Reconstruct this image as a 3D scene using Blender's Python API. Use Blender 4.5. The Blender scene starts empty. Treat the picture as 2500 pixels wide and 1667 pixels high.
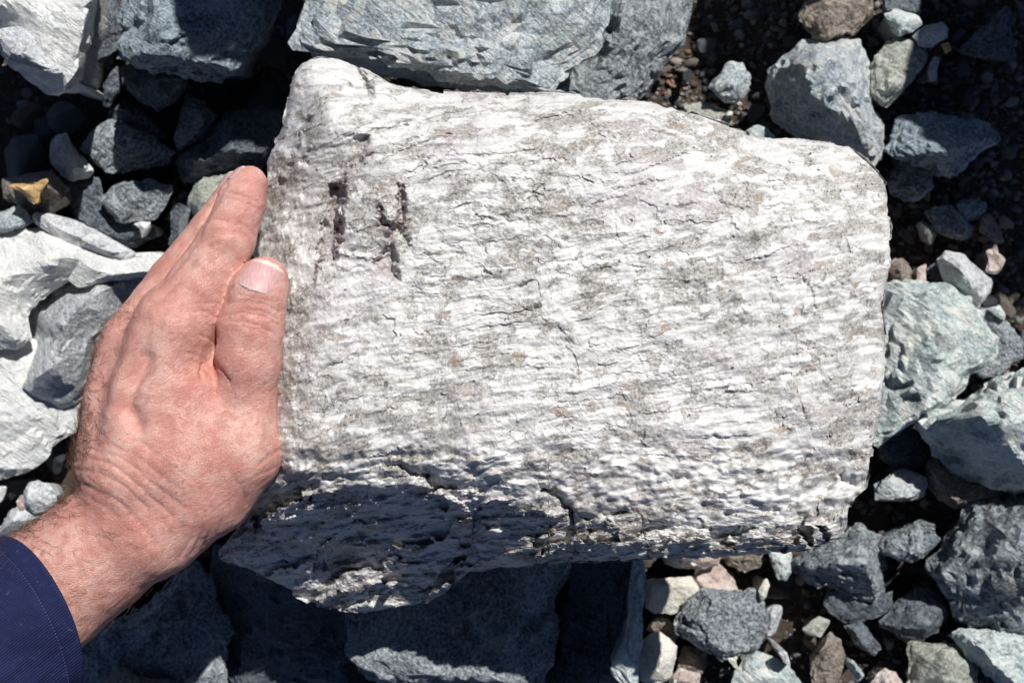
import bpy, bmesh, math, random
import numpy as np
from mathutils import Vector

# ------------------------------------------------------------------ camera, sky, sun, exposure
SC = bpy.context.scene
COL = SC.collection
CAM_Z, LENS, SENSOR = 0.90, 40.75, 36.0
cam = bpy.data.objects.new('camera', bpy.data.cameras.new('camera'))
COL.objects.link(cam)
cam.location = (0, 0, CAM_Z)
cam.rotation_euler = (0, 0, 0)
cam.data.lens = LENS
cam.data.sensor_width = SENSOR
cam.data.clip_start = 0.02
cam.data.clip_end = 500
cam.data.dof.use_dof = True
cam.data.dof.focus_distance = 0.60
cam.data.dof.aperture_fstop = 13.0
SC.camera = cam

SUN_EL, SUN_AZ = math.radians(52), math.radians(61)     # azimuth measured from +X (picture right) towards +Y (picture up)
world = bpy.data.worlds.new('World'); SC.world = world; world.use_nodes = True
wn = world.node_tree.nodes; wl = world.node_tree.links
sky = wn.new('ShaderNodeTexSky'); sky.sky_type = 'NISHITA'; sky.sun_disc = False
sky.sun_elevation = SUN_EL
sky.sun_rotation = math.pi / 2 - SUN_AZ
sky.altitude = 2500; sky.air_density = 0.28; sky.dust_density = 0.0; sky.ozone_density = 1.0
bg = wn['Background']; bg.inputs['Strength'].default_value = 0.115
wl.new(sky.outputs[0], bg.inputs['Color'])
sl = bpy.data.lights.new('sun', 'SUN'); sl.energy = 5.0; sl.angle = math.radians(0.5); sl.color = (1.0, 0.98, 0.95)
sun = bpy.data.objects.new('sun', sl); COL.objects.link(sun)
S_DIR = Vector((math.cos(SUN_EL) * math.cos(SUN_AZ), math.cos(SUN_EL) * math.sin(SUN_AZ), math.sin(SUN_EL)))
sun.rotation_euler = (S_DIR).to_track_quat('Z', 'Y').to_euler()
sun.location = S_DIR * 5
vs = SC.view_settings
vs.view_transform = 'Standard'; vs.look = 'None'; vs.gamma = 1.0; vs.use_curve_mapping = False; vs.exposure = 0.06
SC.cycles.max_bounces = 5
SC.cycles.diffuse_bounces = 4
SC.cycles.glossy_bounces = 1
SC.cycles.use_adaptive_sampling = True
SC.cycles.adaptive_threshold = 0.025
SC.cycles.caustics_reflective = False
SC.cycles.caustics_refractive = False

# ------------------------------------------------------------------ numeric helpers
rng = np.random.default_rng(7)
PW, PH = 2500.0, 1667.0
def U(px, py, z):
    """world point at height z seen at photo pixel (px, py)"""
    w = SENSOR / LENS * (CAM_Z - z)
    return np.stack([(np.asarray(px, float) - PW / 2) / PW * w, (PH / 2 - np.asarray(py, float)) / PW * w,
                     np.broadcast_to(np.asarray(z, float), np.shape(w * np.asarray(px, float)))], -1)
def to_px(P):
    w = SENSOR / LENS * (CAM_Z - P[..., 2])
    return P[..., 0] / w * PW + PW / 2, PH / 2 - P[..., 1] / w * PW

_perm = np.random.default_rng(3).permutation(256).astype(np.int32)
_g = np.random.default_rng(4).normal(size=(256, 3)).astype(np.float32); _g /= np.linalg.norm(_g, axis=1)[:, None]
def perlin(P):
    P = np.asarray(P, np.float32)
    i = np.floor(P).astype(np.int32); f = P - i
    u = f * f * f * (f * (f * 6 - 15) + 10)
    out = 0
    for dx in (0, 1):
        hx = _perm[(i[..., 0] + dx) & 255]; wx = u[..., 0] if dx else 1 - u[..., 0]
        for dy in (0, 1):
            hy = _perm[(hx + i[..., 1] + dy) & 255]; wy = u[..., 1] if dy else 1 - u[..., 1]
            for dz in (0, 1):
                g = _g[_perm[(hy + i[..., 2] + dz) & 255]]; wz = u[..., 2] if dz else 1 - u[..., 2]
                out = out + wx * wy * wz * (g[..., 0] * (f[..., 0] - dx) + g[..., 1] * (f[..., 1] - dy) + g[..., 2] * (f[..., 2] - dz))
    return out * 1.5
def fbm(P, octv=4, gain=0.5):
    s = 0; a = 1.0; P = np.asarray(P, np.float32)
    for k in range(octv):
        s = s + a * perlin(P + 17.3 * k); P = P * 2.03; a *= gain
    return s
def ridged(P, octv=3, gain=0.5):
    s = 0; a = 1.0; P = np.asarray(P, np.float32)
    for k in range(octv):
        s = s + a * (1 - 2 * np.abs(perlin(P + 9.1 * k))); P = P * 2.03; a *= gain
    return s
def _h(ix, iy, iz, k): return _perm[(_perm[(_perm[(ix + 31 * k) & 255] + iy) & 255] + iz) & 255]
def cells(P, dims=3, jit=0.85):
    """cellular pattern: random triple of the nearest cell and the offset from its seed"""
    P = np.asarray(P, np.float32); i = np.floor(P).astype(np.int32)
    best = np.full(P.shape[:-1], 1e9, np.float32); rid = np.zeros(P.shape[:-1], np.int32); off = np.zeros(P.shape, np.float32)
    for dx in (-1, 0, 1):
        for dy in (-1, 0, 1):
            for dz in ((-1, 0, 1) if dims == 3 else (0,)):
                c = i + np.array([dx, dy, dz], np.int32)
                f = np.stack([_h(c[..., 0], c[..., 1], c[..., 2], k) for k in (1, 2, 3)], -1) / 255.0
                d = P - (c + 0.5 + (f - 0.5) * jit)
                if dims == 2: d = d * np.array([1, 1, 0], np.float32)
                q = (d * d).sum(-1); m = q < best
                best = np.where(m, q, best); rid = np.where(m, _h(c[..., 0], c[..., 1], c[..., 2], 5), rid); off = np.where(m[..., None], d, off)
    r = np.stack([_perm[(rid + 77 * k) & 255] for k in range(3)], -1) / 255.0
    return r, off
def facet(P, dims=3, tilt=0.8):
    r, o = cells(P, dims)
    return (r[..., 0] - 0.5) + tilt * ((r[..., 1] - 0.5) * o[..., 0] * 2 + (r[..., 2] - 0.5) * o[..., 1] * 2)
def smooth(e0, e1, x):
    t = np.clip((x - e0) / (e1 - e0), 0, 1); return t * t * (3 - 2 * t)
def seg_dist(X, Y, poly, closed):
    d = np.full(X.shape, 1e9, np.float32); p = np.asarray(poly, np.float32); n = len(p)
    for a in range(n if closed else n - 1):
        ax, ay = p[a]; bx, by = p[(a + 1) % n]
        vx, vy = bx - ax, by - ay; L = vx * vx + vy * vy + 1e-9
        t = np.clip(((X - ax) * vx + (Y - ay) * vy) / L, 0, 1)
        np.minimum(d, np.hypot(X - ax - t * vx, Y - ay - t * vy), out=d)
    return d
def inside(X, Y, poly):
    r = np.zeros(X.shape, bool); p = np.asarray(poly, float); n = len(p)
    for a in range(n):
        x1, y1 = p[a]; x2, y2 = p[(a + 1) % n]
        if y1 == y2: continue
        r ^= ((Y < y1) != (Y < y2)) & (X < (x2 - x1) * (Y - y1) / (y2 - y1) + x1)
    return r
def signed(X, Y, poly):
    d = seg_dist(X, Y, poly, True); return np.where(inside(X, Y, poly), -d, d)

def mesh_obj(name, V, F, mat, parent=None, shade=True, loc=None):
    me = bpy.data.meshes.new(name)
    V = np.asarray(V, np.float32)
    if loc is not None: V = V - np.asarray(loc, np.float32)
    F = np.asarray(F, np.int32)
    me.vertices.add(len(V)); me.vertices.foreach_set('co', V.ravel())
    k = F.shape[1]
    me.loops.add(F.size); me.loops.foreach_set('vertex_index', F.ravel())
    me.polygons.add(len(F)); me.polygons.foreach_set('loop_start', np.arange(len(F), dtype=np.int32) * k)
    me.polygons.foreach_set('loop_total', np.full(len(F), k, np.int32))
    me.update(calc_edges=True); me.validate()
    if shade: me.polygons.foreach_set('use_smooth', np.ones(len(me.polygons), bool))
    me.materials.append(mat)
    o = bpy.data.objects.new(name, me); COL.objects.link(o)
    if loc is not None: o.location = [float(c) for c in loc]
    if parent is not None:
        o.parent = parent
        o.matrix_parent_inverse = parent.matrix_basis.inverted()
    return o
def tag(o, label=None, cat=None, group=None, kind=None):
    if label: o['label'] = label
    if cat: o['category'] = cat
    if group: o['group'] = group
    if kind: o['kind'] = kind
    return o

_ico = {}
def ico(sub):
    if sub not in _ico:
        bm = bmesh.new(); bmesh.ops.create_icosphere(bm, subdivisions=sub, radius=1.0)
        bm.verts.ensure_lookup_table()
        _ico[sub] = (np.array([v.co[:] for v in bm.verts], np.float32), np.array([[v.index for v in f.verts] for f in bm.faces], np.int32))
        bm.free()
    return _ico[sub]

# ------------------------------------------------------------------ materials
class NT:
    def __init__(s, name):
        s.m = bpy.data.materials.new(name); s.m.use_nodes = True
        s.t = s.m.node_tree; s.b = s.t.nodes['Principled BSDF']; s.out = s.t.nodes['Material Output']
    def n(s, typ, **kw):
        x = s.t.nodes.new('ShaderNode' + typ)
        for k, v in kw.items(): setattr(x, k, v)
        return x
    def l(s, a, b): s.t.links.new(a, b)
    def coord(s, rnd=True, scale=(1, 1, 1), rot=(0, 0, 0)):
        tc = s.n('TexCoord'); v = tc.outputs['Object']
        if rnd:
            oi = s.n('ObjectInfo'); mu = s.n('Math', operation='MULTIPLY'); mu.inputs[1].default_value = 37.0
            s.l(oi.outputs['Random'], mu.inputs[0])
            ad = s.n('VectorMath', operation='ADD'); s.l(v, ad.inputs[0]); s.l(mu.outputs[0], ad.inputs[1]); v = ad.outputs[0]
        if rot != (0, 0, 0):
            mp = s.n('Mapping'); mp.inputs['Rotation'].default_value = rot; s.l(v, mp.inputs[0]); v = mp.outputs[0]
        if scale != (1, 1, 1):
            mp = s.n('Mapping'); mp.inputs['Scale'].default_value = scale; s.l(v, mp.inputs[0]); v = mp.outputs[0]
        return v
    def noise(s, v, scale, detail=4, rough=0.6, dist=0.0):
        x = s.n('TexNoise'); x.inputs['Scale'].default_value = scale; x.inputs['Detail'].default_value = detail
        x.inputs['Roughness'].default_value = rough; x.inputs['Distortion'].default_value = dist
        s.l(v, x.inputs['Vector']); return x.outputs[0]
    def ramp(s, fac, stops):
        x = s.n('ValToRGB'); e = x.color_ramp.elements
        while len(e) < len(stops): e.new(0.5)
        for q, (p, c) in zip(e, stops):
            q.position = p; q.color = (*c, 1) if isinstance(c, tuple) else (c, c, c, 1)
        s.l(fac, x.inputs[0]); return x.outputs[0]
    def mix(s, fac, a, b, mode='MIX'):
        x = s.n('Mix', data_type='RGBA', blend_type=mode)
        for sock, v in ((x.inputs[0], fac), (x.inputs[6], a), (x.inputs[7], b)):
            if isinstance(v, (int, float)): sock.default_value = v
            elif isinstance(v, tuple): sock.default_value = (*v, 1)
            else: s.l(v, sock)
        return x.outputs[2]
    def math(s, op, a, b=0.0):
        x = s.n('Math', operation=op)
        for sock, v in ((x.inputs[0], a), (x.inputs[1], b)):
            if isinstance(v, (int, float)): sock.default_value = v
            else: s.l(v, sock)
        return x.outputs[0]
    def bump(s, h, strength, dist, prev=None):
        x = s.n('Bump'); x.inputs['Strength'].default_value = strength; x.inputs['Distance'].default_value = dist
        s.l(h, x.inputs['Height'])
        if prev is not None: s.l(prev, x.inputs['Normal'])
        return x.outputs[0]
    def done(s, col, rough, normal=None, spec=0.4):
        if isinstance(col, tuple): s.b.inputs['Base Color'].default_value = (*col, 1)
        else: s.l(col, s.b.inputs['Base Color'])
        if isinstance(rough, (int, float)): s.b.inputs['Roughness'].default_value = rough
        else: s.l(rough, s.b.inputs['Roughness'])
        s.b.inputs['Specular IOR Level'].default_value = spec
        if normal is not None: s.l(normal, s.b.inputs['Normal'])
        return s.m

def rock_mat(name, dark, mid, light, tint=None, speck=0.5, scale=1.0, rust=0.0, bump=0.7):
    t = NT(name); v = t.coord()
    big = t.noise(v, 30 * scale, 5, 0.66, 0.8)
    col = t.ramp(big, [(0.36, dark), (0.50, mid), (0.62, light)])
    fine = t.noise(v, 420 * scale, 4, 0.75)
    sp = t.ramp(fine, [(0.38, 0.0), (0.50, 0.45), (0.62, 1.0)])
    col = t.mix(speck, col, t.mix(sp, tuple(c * 0.35 for c in dark), tuple(min(0.88, c * 1.9) for c in light)))
    if tint:
        m = t.ramp(t.noise(v, 48 * scale, 4, 0.65, 1.2), [(0.50, 0.0), (0.62, 0.75)])
        col = t.mix(m, col, tint)
    if rust > 0:
        m = t.ramp(t.noise(v, 60 * scale, 5, 0.7), [(0.62 - 0.08 * rust, 0.0), (0.70, rust)])
        col = t.mix(m, col, (0.34, 0.17, 0.07))
    vn = t.ramp(t.noise(v, 11 * scale, 4, 0.55, 1.5), [(0.488, 0.0), (0.5, 0.55), (0.512, 0.0)])
    col = t.mix(vn, col, tuple(min(0.85, c * 1.7) for c in light))
    st = t.coord(scale=(1, 3.8, 1.6), rot=(0.3, 0.2, 0.7))
    h = t.math('ADD', t.noise(v, 130 * scale, 6, 0.72), t.math('MULTIPLY', t.noise(st, 80 * scale, 4, 0.62), 0.9))
    nb = t.bump(h, bump, 0.0045)
    return t.done(col, 0.78, nb, 0.3)

M = {}
M['blue'] = rock_mat('blue grey gneiss', (0.15, 0.205, 0.235), (0.35, 0.435, 0.48), (0.58, 0.645, 0.665), tint=(0.60, 0.60, 0.55), bump=0.9, speck=0.45)
M['grey'] = rock_mat('shade toned grey schist', (0.075, 0.092, 0.108), (0.165, 0.192, 0.213), (0.36, 0.385, 0.40), speck=0.55, bump=1.0)  # albedo lowered because its big boulders lie in shade
M['dark'] = rock_mat('shade toned dark slate', (0.035, 0.043, 0.058), (0.075, 0.09, 0.112), (0.17, 0.19, 0.215), tint=(0.16, 0.18, 0.195), bump=1.0)  # rock tone pulled darker for stones that stay in shade
M['darkrough'] = rock_mat('glint painted rough amphibolite', (0.04, 0.05, 0.06), (0.10, 0.12, 0.14), (0.34, 0.38, 0.40), tint=(0.58, 0.63, 0.63), rust=0.5, bump=1.2)  # pale tint patches imitate sunlit glints on the rough faces
M['white'] = rock_mat('white quartzite', (0.62, 0.63, 0.61), (0.77, 0.77, 0.74), (0.86, 0.86, 0.83), speck=0.28, tint=(0.64, 0.66, 0.66), bump=0.8)
M['palegrey'] = rock_mat('pale grey granite', (0.36, 0.39, 0.42), (0.62, 0.65, 0.67), (0.80, 0.81, 0.81), speck=0.45, bump=0.9)
M['teal'] = rock_mat('pale teal quartzite', (0.28, 0.375, 0.375), (0.57, 0.69, 0.665), (0.79, 0.85, 0.81), tint=(0.80, 0.80, 0.74), speck=0.42, bump=1.0)
M['navy'] = rock_mat('blue slate rock', (0.06, 0.085, 0.115), (0.15, 0.195, 0.24), (0.34, 0.40, 0.445), tint=(0.36, 0.42, 0.45), bump=1.0)
M['cream'] = rock_mat('cream marble', (0.60, 0.57, 0.47), (0.76, 0.73, 0.61), (0.84, 0.82, 0.73), speck=0.25, bump=0.7)
M['brown'] = rock_mat('brown stone', (0.085, 0.07, 0.055), (0.17, 0.14, 0.115), (0.30, 0.26, 0.22), speck=0.4)
M['orange'] = rock_mat('orange ochre stone', (0.42, 0.23, 0.09), (0.56, 0.34, 0.15), (0.62, 0.46, 0.28), speck=0.15, bump=0.5)
M['pink'] = rock_mat('pink feldspar stone', (0.40, 0.28, 0.23), (0.54, 0.41, 0.35), (0.64, 0.55, 0.50), speck=0.25)
M['olive'] = rock_mat('olive grey stone', (0.15, 0.16, 0.13), (0.27, 0.28, 0.24), (0.42, 0.43, 0.38), tint=(0.40, 0.42, 0.38), speck=0.4)

def soil_mat():
    t = NT('dark gravelly soil'); v = t.coord(rnd=False)
    a = t.noise(v, 160, 8, 0.75); b = t.noise(v, 9, 4, 0.6)
    col = t.ramp(a, [(0.3, (0.03, 0.025, 0.02)), (0.52, (0.10, 0.082, 0.066)), (0.7, (0.21, 0.18, 0.15))])
    col = t.mix(t.ramp(b, [(0.45, 0.0), (0.65, 0.6)]), col, (0.10, 0.065, 0.045))
    return t.done(col, 0.95, t.bump(a, 0.9, 0.006), 0.2)

# ------------------------------------------------------------------ ground
gm = soil_mat()
n = 121
s = np.linspace(-1, 1, n); gx = np.sign(s) * (np.abs(s) * 0.9 + np.abs(s) ** 9 * 79)
GX, GY = np.meshgrid(gx, gx)
GZ = -0.012 + 0.008 * fbm(np.stack([GX * 7, GY * 7, GX * 0], -1), 4) - 0.0
GZ = np.where(np.hypot(GX, GY) > 3, -0.012, GZ)
idx = np.arange(n * n).reshape(n, n)
F = np.stack([idx[:-1, :-1], idx[:-1, 1:], idx[1:, 1:], idx[1:, :-1]], -1).reshape(-1, 4)
tag(mesh_obj('ground', np.stack([GX, GY, GZ], -1).reshape(-1, 3), F, gm), 'dark brown gravelly soil under the loose rocks', kind='structure')

# ------------------------------------------------------------------ loose rocks, each from its own outline, height and facets
TILE = {'A': (0, 0, 2.6133), 'B': (0, 350, 2.614), 'C': (0, 950, 2.1875), 'G': (700, 0, 2.352), 'F': (1600, 0, 2.6133),
        'E': (1900, 500, 2.6133), 'D': (1400, 1067, 2.138), 'H': (300, 1067, 2.138), 'P': (0, 0, 1.0)}
def build_rock(name, label, cat, tile, pts, zc, top, mat, planes=(), extra=2, rough=1.0, seed=None, group=None, p=5.0, under=None):
    """pts: outline; zc: height of the widest section (cm); top: height of the crown above it (cm);
    planes: (azimuth deg, crest fraction, [drop fraction]) facets that fall from a crest to the rim."""
    x0, y0, sc = TILE[tile]
    pts = [(x0 + a / sc, y0 + b / sc) for a, b in pts]
    seed = seed if seed is not None else int(sum(a * 3 + b * 7 for a, b in pts)) % 100000
    r = np.random.default_rng(seed)
    zc /= 100.0; top /= 100.0
    if mat == 'white': rough *= 0.45
    elif mat in ('palegrey', 'cream'): rough *= 0.7
    Wp = U([a for a, b in pts], [b for a, b in pts], zc)[:, :2]
    x, y = Wp[:, 0], Wp[:, 1]; xn, yn = np.roll(x, -1), np.roll(y, -1); cr = x * yn - xn * y
    A = cr.sum() / 2; c = np.array([((x + xn) * cr).sum(), ((y + yn) * cr).sum()]) / (6 * A)
    size = math.sqrt(abs(A)); pxs = size / (SENSOR / LENS * (CAM_Z - zc)) * 1024
    sub = 6 if pxs > 190 else 5 if pxs > 62 else 4 if pxs > 22 else 3
    D, Fc = ico(sub)
    th = np.arctan2(D[:, 1], D[:, 0]); ct, st = np.cos(th), np.sin(th)
    R = np.zeros(len(D))
    for a in range(len(Wp)):                                     # far crossing of each ray with the outline
        q = Wp[a] - c; e = Wp[(a + 1) % len(Wp)] - Wp[a]
        den = ct * e[1] - st * e[0]; den = np.where(np.abs(den) < 1e-12, 1e-12, den)
        t = (q[0] * e[1] - q[1] * e[0]) / den; u = (q[0] * st - q[1] * ct) / den
        ok = (t > 0) & (u >= -1e-6) & (u <= 1 + 1e-6); R = np.where(ok, np.maximum(R, t), R)
    R = np.where(R == 0, size * 0.4, R)
    phi = np.arcsin(np.clip(D[:, 2], -1, 1)); up = phi >= 0
    rho = np.clip(np.cos(phi), 0, 1)
    rho_t = 1 - (1 - rho) ** 1.25
    X = ct * R * rho_t; Y = st * R * rho_t
    Z = top * np.clip(1 - rho_t ** p, 0, 1) ** (1 / 1.9)
    sec = r.uniform(0, 360); slopes = r.choice([0.55, 0.9, 1.4, 2.2, 3.5] if top < 0.05 else [1.6, 2.5, 4.0, 6.0], 5)
    for a in range(len(Wp)):                                     # every side of the outline is a facet of its own slope
        q0, q1 = Wp[a] - c, Wp[(a + 1) % len(Wp)] - c; e = q1 - q0; L = math.hypot(*e) + 1e-9
        az = (math.degrees(math.atan2(-e[0], e[1])) + sec) % 360
        tt_ = np.clip(((X - q0[0]) * e[0] + (Y - q0[1]) * e[1]) / L / L, 0, 1)
        dd_ = np.hypot(X - q0[0] - tt_ * e[0], Y - q0[1] - tt_ * e[1])
        Z = np.minimum(Z, 0.10 * top + dd_ * slopes[int(az / 72)] * (0.8 + 0.4 * r.random()))
    allp = list(planes)
    for k in range(extra + 2):
        allp.append((r.uniform(0, 360), r.uniform(-0.5, 0.75), r.uniform(0.3, 0.8)))
    for pl in allp:
        a, f = math.radians(pl[0]), pl[1]; drop = pl[2] if len(pl) > 2 else 1.0
        dx, dy = math.cos(a), math.sin(a); S = ((Wp - c) @ np.array([dx, dy])).max()
        g = (X * dx + Y * dy) / S
        Z = np.minimum(Z, top * (1 - drop * (g - f) / (1 - f)) * 0.97)
    Z = np.maximum(Z, 0) if not len(allp) else Z
    Z = np.where(up, np.maximum(Z, -0.1 * top), Z)
    hb = under / 100.0 if under else max(zc + 0.01, 0.02)
    sl_ = np.clip(-D[:, 2], 0, 1)
    X = np.where(up, X, X * (1 - 0.25 * sl_)); Y = np.where(up, Y, Y * (1 - 0.25 * sl_))
    Z = np.where(up, Z, -hb * (1 - rho ** 3.0) ** 0.6)
    P = np.stack([X, Y, Z], -1)
    off = r.uniform(0, 50, 3)
    nrm = np.stack([ct * rho, st * rho, D[:, 2] * 1.2], -1); nrm /= np.linalg.norm(nrm, axis=1)[:, None]
    s1 = 2.6 / size
    d = 0.024 * size * fbm(P * s1 + off, 3) * rough
    wq = P + 0.05 * size * np.stack([fbm(P * s1 * 3 + off + k, 2) for k in (3, 11, 19)], -1)
    d += 0.066 * size * facet(wq * s1 * 1.25 + off) * rough
    if sub > 3: d += 0.027 * size * facet(wq * s1 * 3.4 + off + 7) * rough
    d += 0.006 * size * ridged(P * s1 * 4 + off + 5, 2) * rough
    d += min(0.0022, 0.02 * size) * fbm(P * np.array([150, 150, 260]) + off, 4, 0.6) * rough
    P = P + nrm * d[:, None]
    k_ = np.clip(P[:, 2], -0.02, None) / (CAM_Z - zc)              # the crown leans so that the outline holds at its own height
    P[:, 0] -= c[0] * k_; P[:, 1] -= c[1] * k_
    o = mesh_obj(name, P, Fc, M[mat])
    o.data.set_sharp_from_angle(angle=math.radians(27))
    o.location = (c[0], c[1], zc)
    return tag(o, label, cat, group)

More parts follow.
